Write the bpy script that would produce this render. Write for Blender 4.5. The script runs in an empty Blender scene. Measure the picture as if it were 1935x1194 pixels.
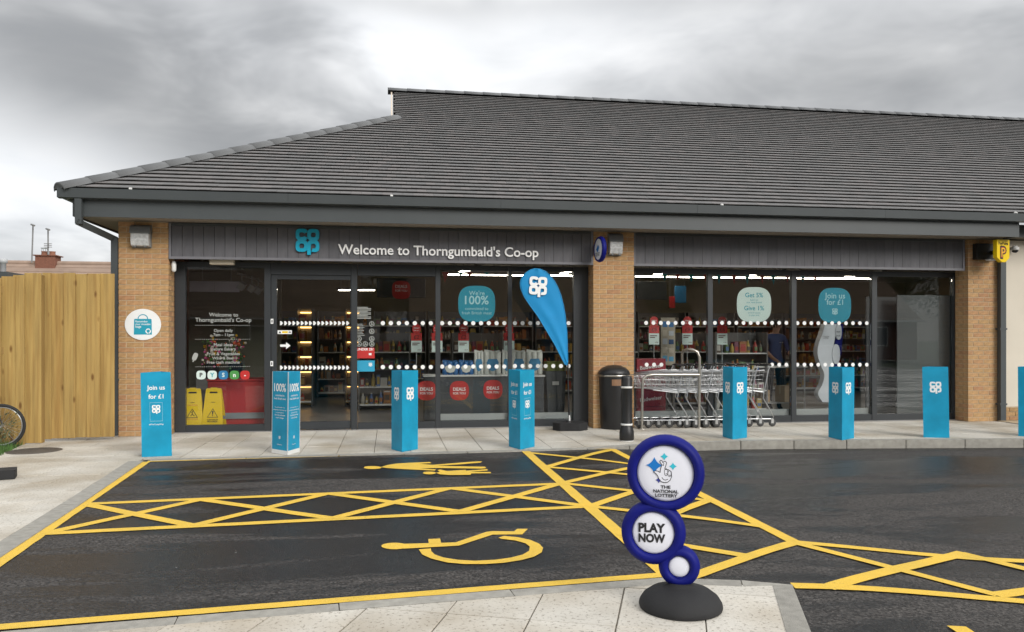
import bpy, math, random
from mathutils import Vector, Matrix
random.seed(7)
R = math.radians
sc = bpy.context.scene
col = sc.collection

# ------------------------------------------------------------------ camera
F, CX, HY, EYE, TH = 1500.0, 967.5, 640.0, 1.40, R(8.77)
cam_d = bpy.data.cameras.new('camera'); cam = bpy.data.objects.new('camera', cam_d); col.objects.link(cam)
cam.location = (0, 0, EYE); cam.rotation_euler = (R(90), 0, -TH)
cam_d.sensor_width = 36; cam_d.lens = F / 1935 * 36; cam_d.shift_y = (HY - 597) / 1935
cam_d.clip_start = .05; cam_d.clip_end = 2000
sc.camera = cam
# ------------------------------------------------------------------ sky and sun
SUN_EL, SUN_AZ = R(28), R(148)
w = bpy.data.worlds.new('World'); sc.world = w; w.use_nodes = True
w.cycles.sampling_method = 'MANUAL'; w.cycles.sample_map_resolution = 256
nt = w.node_tree; nt.nodes.clear()
def N(t, **k):
    n = nt.nodes.new(t)
    for a, b in k.items(): setattr(n, a, b)
    return n
def L(a, b): nt.links.new(a, b)
def M_(op, a, b=None, c=None, clamp=False):
    n = N('ShaderNodeMath', operation=op, use_clamp=clamp)
    for i, x in enumerate((a, b, c)):
        if x is None: continue
        if isinstance(x, (int, float)): n.inputs[i].default_value = x
        else: L(x, n.inputs[i])
    return n.outputs[0]
tc = N('ShaderNodeTexCoord'); sep = N('ShaderNodeSeparateXYZ'); L(tc.outputs['Generated'], sep.inputs[0])
zc = M_('MAXIMUM', sep.outputs['Z'], 0.0)
# overcast luminance law: the zenith three times as bright as the horizon
cie = M_('MULTIPLY_ADD', zc, .74, .30)
den = M_('ADD', zc, .22)
comb = N('ShaderNodeCombineXYZ'); L(M_('DIVIDE', sep.outputs['X'], den), comb.inputs[0]); L(M_('DIVIDE', sep.outputs['Y'], den), comb.inputs[1])
def noise(vec, scale, det, dist=0., rough=.55):
    n = N('ShaderNodeTexNoise'); n.inputs['Scale'].default_value = scale; n.inputs['Detail'].default_value = det
    n.inputs['Distortion'].default_value = dist; n.inputs['Roughness'].default_value = rough
    L(vec, n.inputs['Vector']); return n.outputs['Fac']
mp = N('ShaderNodeMapping'); mp.inputs['Location'].default_value = (3.1, 1.7, 0); L(comb.outputs[0], mp.inputs[0])
n1 = noise(mp.outputs[0], .75, 3, .5); n2 = noise(mp.outputs[0], 2.6, 4, .4)
warp = M_('MULTIPLY', M_('SUBTRACT', n2, .5), .10)
A = M_('ARCTAN2', sep.outputs['X'], sep.outputs['Y']); E = M_('ARCSINE', sep.outputs['Z']); warp6 = M_('MULTIPLY', warp, .6)
def blob(px, py, sx, sy, rot):
    """a soft bank of cloud about the direction seen at px, py; sx, sy in radians; rot in degrees"""
    u, v = (px - CX) / F, (HY - py) / F
    az = TH + math.atan(u); el = math.atan(v * math.cos(math.atan(u)))
    da = M_('ADD', M_('SUBTRACT', A, az), warp); de = M_('ADD', M_('SUBTRACT', E, el), warp6)
    c, s = math.cos(R(rot)), math.sin(R(rot))
    p = M_('DIVIDE', M_('ADD', M_('MULTIPLY', da, c), M_('MULTIPLY', de, s)), sx)
    q = M_('DIVIDE', M_('SUBTRACT', M_('MULTIPLY', de, c), M_('MULTIPLY', da, s)), sy)
    r2 = M_('ADD', M_('MULTIPLY', p, p), M_('MULTIPLY', q, q))
    return M_('EXPONENT', M_('MULTIPLY', r2, -1))
tot = M_('MULTIPLY_ADD', n1, .90, .40)
tot = M_('ADD', tot, M_('MULTIPLY', M_('SUBTRACT', n2, .5), .90))
for px, py, sx, sy, rot, amp in ((330, 190, .34, .085, -20, -.50), (1640, 130, .30, .10, 3, -.38), (1130, 170, .05, .025, 10, -.14),
                                 (600, 110, .10, .045, -38, -.16), (760, 110, .16, .06, -30, .40), (1000, 110, .14, .07, 0, .30), (90, 375, .30, .06, -16, .45), (60, 450, .3, .05, 0, .12), (960, 5, .9, .02, 0, -.16)):
    tot = M_('ADD', tot, M_('MULTIPLY', blob(px, py, sx, sy, rot), amp))
tot = M_('SMOOTH_MAX', tot, .42, .25)
lum = M_('MULTIPLY', tot, cie)
sky = N('ShaderNodeTexSky', sky_type='NISHITA'); sky.sun_disc = False; sky.sun_elevation = SUN_EL; sky.sun_rotation = SUN_AZ
cl = N('ShaderNodeMix', data_type='RGBA'); cl.inputs['A'].default_value = (0.935, .97, 1.02, 1); cl.inputs['B'].default_value = (1.0, .995, .985, 1)
L(n2, cl.inputs['Factor'])
vs = N('ShaderNodeVectorMath', operation='SCALE'); L(cl.outputs['Result'], vs.inputs[0]); L(lum, vs.inputs['Scale'])
b1 = N('ShaderNodeBackground'); L(vs.outputs[0], b1.inputs['Color']); b1.inputs['Strength'].default_value = .98
b2 = N('ShaderNodeBackground'); L(sky.outputs[0], b2.inputs['Color']); b2.inputs['Strength'].default_value = .05
mx = N('ShaderNodeMixShader'); mx.inputs[0].default_value = .94; L(b2.outputs[0], mx.inputs[1]); L(b1.outputs[0], mx.inputs[2])
out = N('ShaderNodeOutputWorld'); L(mx.outputs[0], out.inputs[0])
sd = bpy.data.lights.new('sun', 'SUN'); sd.energy = 1.5; sd.angle = R(28); sd.color = (1, .965, .91)
so = bpy.data.objects.new('sun', sd); col.objects.link(so); so.rotation_euler = (R(90) - SUN_EL, 0, R(180) - SUN_AZ)
sc.cycles.use_adaptive_sampling = True; sc.cycles.adaptive_threshold = .025; sc.cycles.max_bounces = 5; sc.cycles.diffuse_bounces = 2; sc.cycles.glossy_bounces = 3; sc.cycles.transparent_max_bounces = 12
sc.view_settings.view_transform = 'Standard'; sc.view_settings.look = 'None'; sc.view_settings.gamma = 1
sc.view_settings.exposure = 0.85; sc.view_settings.use_curve_mapping = False

# ------------------------------------------------------------------ where things stand (survey of the place: facade along X, depth along Y)
sT, cT = math.sin(TH), math.cos(TH)
def ray(x):
    u = (x - CX) / F; return u * cT + sT, cT - u * sT
def onY(x, y, Y):
    a, b = ray(x); d = Y / b; return Vector((a * d, Y, EYE + (HY - y) * d / F))
def Xat(x, Y):
    a, b = ray(x); return a / b * Y
def Zat(x, y, Y): return onY(x, y, Y).z
def onZ(x, y, z=0.):
    d = (EYE - z) * F / (y - HY); a, b = ray(x); return Vector((a * d, b * d, z))
def ss(a, b, x):
    t = min(1, max(0, (x - a) / (b - a))); return t * t * (3 - 2 * t)
def zroad(X): return -.012 - .105 * ss(2.3, 4.3, X)
def onR(x, y):
    z = -.02
    for _ in range(6):
        p = onZ(x, y, z); z = zroad(p.x)
    return p
# ------------------------------------------------------------------ materials
MATS = {}
def mat(name, rgb, rough=.6, metal=0., var=0., nscale=6., bump=0., bscale=40., island=0., rgb2=None, spec=.5, emit=None, estr=0., stretch=None, coat=0., obj=True):
    if name in MATS: return MATS[name]
    m = bpy.data.materials.new(name); m.use_nodes = True; t = m.node_tree; b = t.nodes['Principled BSDF']
    b.inputs['Roughness'].default_value = rough; b.inputs['Metallic'].default_value = metal; b.inputs['Specular IOR Level'].default_value = spec
    b.inputs['Coat Weight'].default_value = coat
    def lk(a, c): t.links.new(a, c)
    tcn = t.nodes.new('ShaderNodeTexCoord'); src = tcn.outputs['Object']
    if stretch:
        mpn = t.nodes.new('ShaderNodeMapping'); mpn.inputs['Scale'].default_value = stretch; lk(src, mpn.inputs[0]); src = mpn.outputs[0]
    cur = None
    base = t.nodes.new('ShaderNodeRGB'); base.outputs[0].default_value = (*rgb, 1); cur = base.outputs[0]
    if island or var:
        nz = t.nodes.new('ShaderNodeTexNoise'); nz.inputs['Scale'].default_value = nscale; nz.inputs['Detail'].default_value = 5; lk(src, nz.inputs['Vector'])
        gi = t.nodes.new('ShaderNodeNewGeometry'); oi = t.nodes.new('ShaderNodeObjectInfo')
        ad = t.nodes.new('ShaderNodeMath'); ad.operation = 'ADD'; lk(gi.outputs['Random Per Island'], ad.inputs[0]); lk(oi.outputs['Random'], ad.inputs[1])
        fr = t.nodes.new('ShaderNodeMath'); fr.operation = 'FRACT'; lk(ad.outputs[0], fr.inputs[0])
        if rgb2:
            mxn = t.nodes.new('ShaderNodeMix'); mxn.data_type = 'RGBA'; mxn.inputs['A'].default_value = (*rgb, 1); mxn.inputs['B'].default_value = (*rgb2, 1)
            pw = t.nodes.new('ShaderNodeMath'); pw.operation = 'POWER'; pw.inputs[1].default_value = 1.6
            if island: lk(fr.outputs[0], pw.inputs[0])
            else: lk(nz.outputs['Fac'], pw.inputs[0])
            lk(pw.outputs[0], mxn.inputs['Factor']); cur = mxn.outputs['Result']
        mr = t.nodes.new('ShaderNodeMapRange'); lk(nz.outputs['Fac'], mr.inputs['Value']); mr.inputs['From Min'].default_value = .25; mr.inputs['From Max'].default_value = .75
        mr.inputs['To Min'].default_value = 1 - var; mr.inputs['To Max'].default_value = 1 + var
        val = mr.outputs[0]
        if island:
            mr2 = t.nodes.new('ShaderNodeMapRange'); lk(fr.outputs[0], mr2.inputs['Value']); mr2.inputs['To Min'].default_value = 1 - island; mr2.inputs['To Max'].default_value = 1 + island
            mu = t.nodes.new('ShaderNodeMath'); mu.operation = 'MULTIPLY'; lk(val, mu.inputs[0]); lk(mr2.outputs[0], mu.inputs[1]); val = mu.outputs[0]
        sc_ = t.nodes.new('ShaderNodeVectorMath'); sc_.operation = 'SCALE'; lk(cur, sc_.inputs[0]); lk(val, sc_.inputs['Scale']); cur = sc_.outputs[0]
    lk(cur, b.inputs['Base Color'])
    if bump:
        n2_ = t.nodes.new('ShaderNodeTexNoise'); n2_.inputs['Scale'].default_value = bscale; n2_.inputs['Detail'].default_value = 4; lk(src, n2_.inputs['Vector'])
        bn = t.nodes.new('ShaderNodeBump'); bn.inputs['Strength'].default_value = bump; bn.inputs['Distance'].default_value = .01; lk(n2_.outputs['Fac'], bn.inputs['Height']); lk(bn.outputs[0], b.inputs['Normal'])
    if emit:
        b.inputs['Emission Color'].default_value = (*emit, 1); b.inputs['Emission Strength'].default_value = estr
    MATS[name] = m; return m
def nodes_of(m): return m.node_tree.nodes, m.node_tree.links, m.node_tree.nodes['Principled BSDF']

BRICK = mat('brick', (.49, .30, .135), .85, var=.26, nscale=16, bump=.6, bscale=90, island=.24, rgb2=(.30, .16, .08))
MORTAR = mat('mortar', (.46, .36, .24), .95, var=.1, bump=.3)
TILE = mat('roof_tile', (.150, .149, .148), .8, var=.06, nscale=2, bump=.1, bscale=120, island=.06, rgb2=(.165, .155, .152), spec=.25)
RIDGE = mat('ridge_tile', (.115, .118, .12), .6, var=.12, nscale=4, bump=.2, bscale=80, island=.06)
DECK = mat('roof_deck', (.02, .02, .02), .9)
GREY = mat('grey_coated_metal', (.056, .064, .067), .42, var=.08, nscale=2.2, bump=.02, bscale=8)
FRAME = mat('dark_frame_metal', (.030, .034, .038), .38, var=.08, nscale=3)
PLANK = mat('grey_painted_plank', (.100, .099, .110), .6, var=.12, nscale=5, bump=.25, bscale=60, island=.10, stretch=(4, 4, .6))
TRIM = mat('sign_trim_metal', (.16, .158, .175), .5, var=.08)
SOFFIT = mat('soffit_board', (.30, .25, .20), .7, var=.06, nscale=2)
WHITE = mat('white_print', (.80, .81, .80), .5)
WHITEP = mat('white_paint', (.72, .72, .70), .45, var=.05)
BLUE = mat('sleeve_blue', (.005, .28, .465), .5, var=.16, nscale=5, bump=.12, bscale=4, spec=.35)
BLUEFLAG = mat('flag_blue', (.002, .23, .51), .75, var=.05, nscale=4)
CYAN = mat('logo_cyan', (.0, .37, .56), .35)
LETTER = mat('letter_white', (.90, .90, .90), .35)
NAVY = mat('moulded_navy', (.003, .006, .15), .55, var=.12, nscale=9, bump=.10, bscale=160, spec=.2)
RUBBER = mat('black_rubber', (.022, .022, .023), .75, var=.15, nscale=8, bump=.15, bscale=90, spec=.3)
BLACKP = mat('black_plastic', (.014, .014, .015), .42, var=.1, bump=.03, bscale=60)
PRINTBLK = mat('black_print', (.012, .012, .014), .6)
CHROME = mat('trolley_steel', (.62, .63, .64), .28, metal=1., var=.05)
STEEL = mat('brushed_steel', (.50, .47, .42), .34, metal=1., var=.12, nscale=20)
WHEELM = mat('castor_rubber', (.06, .06, .06), .6)
YELSIGN = mat('yellow_plastic', (.80, .55, .0), .4, var=.03)
ORANGE = mat('orange_print', (.62, .16, .02), .6)
RED = mat('red_print', (.46, .02, .018), .5, var=.05)
REDBOX = mat('red_chest', (.42, .03, .03), .45, var=.05)
PALE = mat('pale_card', (.60, .72, .68), .6)
TEALP = mat('teal_poster', (.0, .27, .38), .6)
TEALT = mat('teal_print', (.02, .32, .40), .6)
PALET = mat('pale_teal_print', (.40, .66, .70), .6)
FENCE = mat('fence_wood', (.41, .275, .088), .8, var=.22, nscale=3.2, bump=.4, bscale=30, island=.10, rgb2=(.35, .225, .07), stretch=(5, 5, .35))
def knots():
    n, l, b = nodes_of(FENCE); src = b.inputs['Base Color'].links[0].from_socket; gm = n.new('ShaderNodeNewGeometry'); mpn = n.new('ShaderNodeMapping'); mpn.inputs['Scale'].default_value = (7, 2, 2.6); l.new(gm.outputs['Position'], mpn.inputs[0])
    v = n.new('ShaderNodeTexVoronoi'); v.inputs['Scale'].default_value = 1; l.new(mpn.outputs[0], v.inputs['Vector']); rp = n.new('ShaderNodeValToRGB'); e = rp.color_ramp.elements; e[0].position = .07; e[0].color = (.42, .30, .2, 1); e[1].position = .17; e[1].color = (1, 1, 1, 1); l.new(v.outputs['Distance'], rp.inputs[0])
    w_ = n.new('ShaderNodeTexNoise'); w_.inputs['Scale'].default_value = 2.2; mp2 = n.new('ShaderNodeMapping'); mp2.inputs['Scale'].default_value = (14, 2, .5); l.new(gm.outputs['Position'], mp2.inputs[0]); l.new(mp2.outputs[0], w_.inputs['Vector']); w_.inputs['Detail'].default_value = 6
    r2 = n.new('ShaderNodeValToRGB'); e = r2.color_ramp.elements; e[0].position = .36; e[0].color = (.84, .78, .72, 1); e[1].position = .56; e[1].color = (1, 1, 1, 1); l.new(w_.outputs['Fac'], r2.inputs[0])
    m1 = n.new('ShaderNodeVectorMath'); m1.operation = 'MULTIPLY'; l.new(src, m1.inputs[0]); l.new(rp.outputs[0], m1.inputs[1]); m2 = n.new('ShaderNodeVectorMath'); m2.operation = 'MULTIPLY'; l.new(m1.outputs[0], m2.inputs[0]); l.new(r2.outputs[0], m2.inputs[1]); l.new(m2.outputs[0], b.inputs['Base Color'])
knots()
POSTM = mat('fence_post_wood', (.30, .19, .06), .85, var=.2, nscale=3, bump=.3, stretch=(5, 5, .4))
RENDERW = mat('cream_render', (.66, .60, .50), .9, var=.05, nscale=2, bump=.25, bscale=120)
YEL = mat('road_yellow', (.74, .495, .06), .65, var=.14, nscale=4, bump=.6, bscale=150, rgb2=(.64, .38, .025))
def wear():
    n, l, b = nodes_of(YEL); src = b.inputs['Base Color'].links[0].from_socket; gm = n.new('ShaderNodeNewGeometry'); v = n.new('ShaderNodeTexNoise'); v.inputs['Scale'].default_value = 55; v.inputs['Detail'].default_value = 5; v.inputs['Roughness'].default_value = .75; l.new(gm.outputs['Position'], v.inputs['Vector'])
    u = n.new('ShaderNodeTexNoise'); u.inputs['Scale'].default_value = 1.3; u.inputs['Detail'].default_value = 4; l.new(gm.outputs['Position'], u.inputs['Vector']); ad = n.new('ShaderNodeMath'); ad.operation = 'MULTIPLY_ADD'; ad.inputs[1].default_value = .55; l.new(u.outputs['Fac'], ad.inputs[0]); l.new(v.outputs['Fac'], ad.inputs[2])
    rp = n.new('ShaderNodeValToRGB'); e = rp.color_ramp.elements; e[0].position = .60; e[0].color = (1, 1, 1, 1); e[1].position = .66; e[1].color = (0, 0, 0, 1); l.new(ad.outputs[0], rp.inputs[0]); rp.color_ramp.elements[0].position = .585
    mxn = n.new('ShaderNodeMix'); mxn.data_type = 'RGBA'; inv = n.new('ShaderNodeMath'); inv.operation = 'MULTIPLY'; inv.inputs[1].default_value = .8
    lt_ = n.new('ShaderNodeValToRGB'); e = lt_.color_ramp.elements; e[0].position = .53; e[0].color = (1, 1, 1, 1); e[1].position = .60; e[1].color = (0, 0, 0, 1); l.new(ad.outputs[0], lt_.inputs[0])
    l.new(lt_.outputs[0], inv.inputs[0]); l.new(inv.outputs[0], mxn.inputs['Factor']); l.new(src, mxn.inputs['A']); mxn.inputs['B'].default_value = (.10, .075, .04, 1); l.new(mxn.outputs['Result'], b.inputs['Base Color'])
wear()
KERB = mat('kerb_concrete', (.285, .272, .24), .85, var=.22, nscale=14, bump=.4, bscale=120, island=.10)
GRASS = mat('grass', (.07, .15, .03), .8, var=.3, island=.25)
LEAF = mat('hedge_leaf', (.05, .085, .03), .7, var=.3, island=.35)
LENS = mat('lamp_lens', (.55, .56, .56), .22, var=.25, nscale=30, bump=.5, bscale=50)
LAMPH = mat('lamp_housing', (.16, .17, .175), .45)
SKIN = mat('skin', (.44, .25, .17), .55)
SHIRT = mat('blue_shirt', (.05, .08, .19), .8, var=.1)
HAIR = mat('dark_hair', (.03, .02, .015), .7)
CLAYT = mat('brown_roof_tile', (.30, .215, .165), .85, var=.15, nscale=2, island=.12, bump=.2)
REDBRICK = mat('red_brick_far', (.20, .085, .055), .9, var=.2, nscale=12)
ROOMW = mat('shop_wall', (.26, .22, .15), .8, var=.08, nscale=1)
ROOMC = mat('shop_ceiling', (.42, .40, .36), .9, var=.05)
ROOMF = mat('shop_floor', (.26, .25, .24), .35, var=.08)
SHELF = mat('shelf_metal', (.16, .155, .15), .5)
TUBE = mat('light_tube', (1, 1, 1), .5, emit=(1., .90, .74), estr=14)
WARM = mat('warm_strip', (1, .6, .25), .5, emit=(1., .55, .16), estr=3.5)
TYRE = mat('tyre', (.02, .02, .02), .8, var=.15, bump=.2, bscale=120)
def multi(name, cols, rough=.5):
    m = mat(name, cols[0], rough); n, l, b = nodes_of(m)
    gi = n.new('ShaderNodeNewGeometry'); rp = n.new('ShaderNodeValToRGB'); rp.color_ramp.interpolation = 'CONSTANT'
    el = rp.color_ramp.elements
    while len(el) < len(cols): el.new(.5)
    for i, c in enumerate(cols): el[i].position = i / len(cols); el[i].color = (*c, 1)
    l.new(gi.outputs['Random Per Island'], rp.inputs[0]); l.new(rp.outputs[0], b.inputs['Base Color']); return m
PRODW = multi('warm_products', [(.45, .20, .04), (.30, .10, .02), (.55, .36, .10), (.25, .12, .05), (.5, .06, .03), (.42, .38, .30), (.18, .10, .06), (.50, .28, .08)])
PRODM = multi('mixed_products', [(.40, .05, .04), (.35, .30, .25), (.09, .16, .32), (.42, .30, .07), (.14, .22, .10), (.5, .48, .44), (.22, .08, .12), (.12, .09, .07), (.35, .15, .06)])
PRODB = multi('blue_products', [(.05, .2, .45), (.5, .55, .6), (.1, .35, .55), (.03, .08, .2), (.55, .5, .4)])
# asphalt: dark when wet, greyer where it dries
def asphalt():
    m = mat('asphalt', (.04, .04, .04), .5); n, l, b = nodes_of(m)
    tcn = n.new('ShaderNodeTexCoord')
    mpn = n.new('ShaderNodeMapping'); mpn.inputs['Scale'].default_value = (.36, 1.5, 1); mpn.inputs['Location'].default_value = (2.3, .4, 0); l.new(tcn.outputs['Object'], mpn.inputs[0])
    big = n.new('ShaderNodeTexNoise'); big.inputs['Scale'].default_value = .75; big.inputs['Detail'].default_value = 12; big.inputs['Roughness'].default_value = .66; big.inputs['Distortion'].default_value = .5; l.new(mpn.outputs[0], big.inputs['Vector'])
    rp = n.new('ShaderNodeValToRGB'); e = rp.color_ramp.elements; e[0].position = .47; e[0].color = (0, 0, 0, 1); e[1].position = .54; e[1].color = (1, 1, 1, 1); l.new(big.outputs['Fac'], rp.inputs[0])
    fine = n.new('ShaderNodeTexVoronoi'); fine.inputs['Scale'].default_value = 110; l.new(tcn.outputs['Object'], fine.inputs['Vector'])
    fn = n.new('ShaderNodeTexNoise'); fn.inputs['Scale'].default_value = 60; fn.inputs['Detail'].default_value = 6; l.new(tcn.outputs['Object'], fn.inputs['Vector'])
    mxn = n.new('ShaderNodeMix'); mxn.data_type = 'RGBA'; mxn.inputs['A'].default_value = (.0125, .0117, .0112, 1); mxn.inputs['B'].default_value = (.046, .042, .039, 1); l.new(rp.outputs[0], mxn.inputs['Factor'])
    mr = n.new('ShaderNodeMapRange'); mr.inputs['To Min'].default_value = .55; mr.inputs['To Max'].default_value = 1.5; l.new(fn.outputs['Fac'], mr.inputs['Value']); mr.inputs['From Min'].default_value = .3; mr.inputs['From Max'].default_value = .7
    s = n.new('ShaderNodeVectorMath'); s.operation = 'SCALE'; l.new(mxn.outputs['Result'], s.inputs[0]); l.new(mr.outputs[0], s.inputs['Scale']); sv = n.new('ShaderNodeTexVoronoi'); sv.inputs['Scale'].default_value = 7; l.new(tcn.outputs['Object'], sv.inputs['Vector']); sr = n.new('ShaderNodeValToRGB'); e = sr.color_ramp.elements; e[0].position = .035; e[0].color = (.8, .8, .8, 1); e[1].position = .05; e[1].color = (0, 0, 0, 1); l.new(sv.outputs['Distance'], sr.inputs[0])
    wn = n.new('ShaderNodeSeparateColor'); l.new(sv.outputs['Color'], wn.inputs[0]); gt = n.new('ShaderNodeMath'); gt.operation = 'GREATER_THAN'; gt.inputs[1].default_value = .88; l.new(wn.outputs[0], gt.inputs[0]); gm_ = n.new('ShaderNodeMath'); gm_.operation = 'MULTIPLY'; l.new(gt.outputs[0], gm_.inputs[0]); l.new(sr.outputs[0], gm_.inputs[1])
    ag = n.new('ShaderNodeTexVoronoi'); ag.inputs['Scale'].default_value = 75; l.new(tcn.outputs['Object'], ag.inputs['Vector']); ac = n.new('ShaderNodeSeparateColor'); l.new(ag.outputs['Color'], ac.inputs[0]); am = n.new('ShaderNodeMapRange'); l.new(ac.outputs[1], am.inputs['Value']); am.inputs['To Min'].default_value = .35; am.inputs['To Max'].default_value = 1.8
    s2_ = n.new('ShaderNodeVectorMath'); s2_.operation = 'SCALE'; l.new(s.outputs[0], s2_.inputs[0]); l.new(am.outputs[0], s2_.inputs['Scale'])
    mx2 = n.new('ShaderNodeMix'); mx2.data_type = 'RGBA'; l.new(gm_.outputs[0], mx2.inputs['Factor']); l.new(s2_.outputs[0], mx2.inputs['A']); mx2.inputs['B'].default_value = (.35, .34, .32, 1); l.new(mx2.outputs['Result'], b.inputs['Base Color'])
    r = n.new('ShaderNodeMapRange'); l.new(rp.outputs[0], r.inputs['Value']); r.inputs['To Min'].default_value = .34; r.inputs['To Max'].default_value = .75; l.new(r.outputs[0], b.inputs['Roughness'])
    b.inputs['Specular IOR Level'].default_value = .26
    bn = n.new('ShaderNodeBump'); bn.inputs['Strength'].default_value = .55; bn.inputs['Distance'].default_value = .006; l.new(fine.outputs['Distance'], bn.inputs['Height']); l.new(bn.outputs[0], b.inputs['Normal'])
    return m
ASPHALT = asphalt()
def slabmat():
    m = mat('paving_slab', (.55, .52, .46), .75, var=.10, nscale=2.2, island=.07, bump=.25, bscale=70); n, l, b = nodes_of(m)
    src = b.inputs['Base Color'].links[0].from_socket
    tcn = n.new('ShaderNodeTexCoord'); v = n.new('ShaderNodeTexNoise'); v.inputs['Scale'].default_value = 46; v.inputs['Detail'].default_value = 3; v.inputs['Roughness'].default_value = .7; l.new(tcn.outputs['Object'], v.inputs['Vector'])
    rp = n.new('ShaderNodeValToRGB'); e = rp.color_ramp.elements; e[0].position = .36; e[0].color = (.52, .50, .47, 1); e[1].position = .44; e[1].color = (1, 1, 1, 1); l.new(v.outputs['Fac'], rp.inputs[0])
    st = n.new('ShaderNodeTexNoise'); st.inputs['Scale'].default_value = 1.1; st.inputs['Detail'].default_value = 7; 
    gm = n.new('ShaderNodeNewGeometry'); l.new(gm.outputs['Position'], st.inputs['Vector'])
    rp2 = n.new('ShaderNodeValToRGB'); e = rp2.color_ramp.elements; e[0].position = .35; e[0].color = (.70, .65, .58, 1); e[1].position = .58; e[1].color = (1, 1, 1, 1); l.new(st.outputs['Fac'], rp2.inputs[0])
    a = n.new('ShaderNodeVectorMath'); a.operation = 'MULTIPLY'; l.new(src, a.inputs[0]); l.new(rp.outputs[0], a.inputs[1])
    a2 = n.new('ShaderNodeVectorMath'); a2.operation = 'MULTIPLY'; l.new(a.outputs[0], a2.inputs[0]); l.new(rp2.outputs[0], a2.inputs[1]); l.new(a2.outputs[0], b.inputs['Base Color'])
    return m
SLAB = slabmat()
JOINT = mat('slab_joint', (.16, .14, .11), .95, var=.2)
def glassmat(name, tint, refl=1.0):
    m = bpy.data.materials.new(name); m.use_nodes = True; t = m.node_tree; t.nodes.clear()
    tr = t.nodes.new('ShaderNodeBsdfTransparent'); tr.inputs[0].default_value = (*tint, 1)
    gl = t.nodes.new('ShaderNodeBsdfGlossy'); gl.inputs['Roughness'].default_value = .005; gl.inputs['Color'].default_value = (refl, refl, refl, 1)
    fr = t.nodes.new('ShaderNodeFresnel'); fr.inputs['IOR'].default_value = 1.36
    mxn = t.nodes.new('ShaderNodeMixShader'); t.links.new(fr.outputs[0], mxn.inputs[0]); t.links.new(tr.outputs[0], mxn.inputs[1]); t.links.new(gl.outputs[0], mxn.inputs[2])
    o = t.nodes.new('ShaderNodeOutputMaterial'); t.links.new(mxn.outputs[0], o.inputs[0]); MATS[name] = m; return m
GLASS = glassmat('shop_glass', (.94, .95, .945))

# ------------------------------------------------------------------ mesh builder
ORG = {}
def setp(o, label=None, cat=None, group=None, kind=None):
    if label: o['label'] = label
    if cat: o['category'] = cat
    if group: o['group'] = group
    if kind: o['kind'] = kind
    return o
def empty(name, loc=(0, 0, 0), rz=0., label=None, cat=None, group=None, parent=None):
    o = bpy.data.objects.new(name, None); col.objects.link(o); o.empty_display_size = .1
    if parent:
        o.parent = parent; po = ORG[parent.name]; o.location = Vector(loc) - po; ORG[o.name] = Vector(loc)
    else:
        o.location = loc; o.rotation_euler = (0, 0, rz); ORG[o.name] = Vector(loc) if rz == 0 else Vector((0, 0, 0))
    return setp(o, label, cat, group)
def link(name, me, parent=None, loc=None, rot=None):
    o = bpy.data.objects.new(name, me); col.objects.link(o)
    if parent: o.parent = parent
    if loc is not None: o.location = loc
    if rot is not None: o.rotation_euler = rot
    ORG[o.name] = ORG.get(parent.name, Vector((0, 0, 0))) if parent else Vector((0, 0, 0))
    return o
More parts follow.
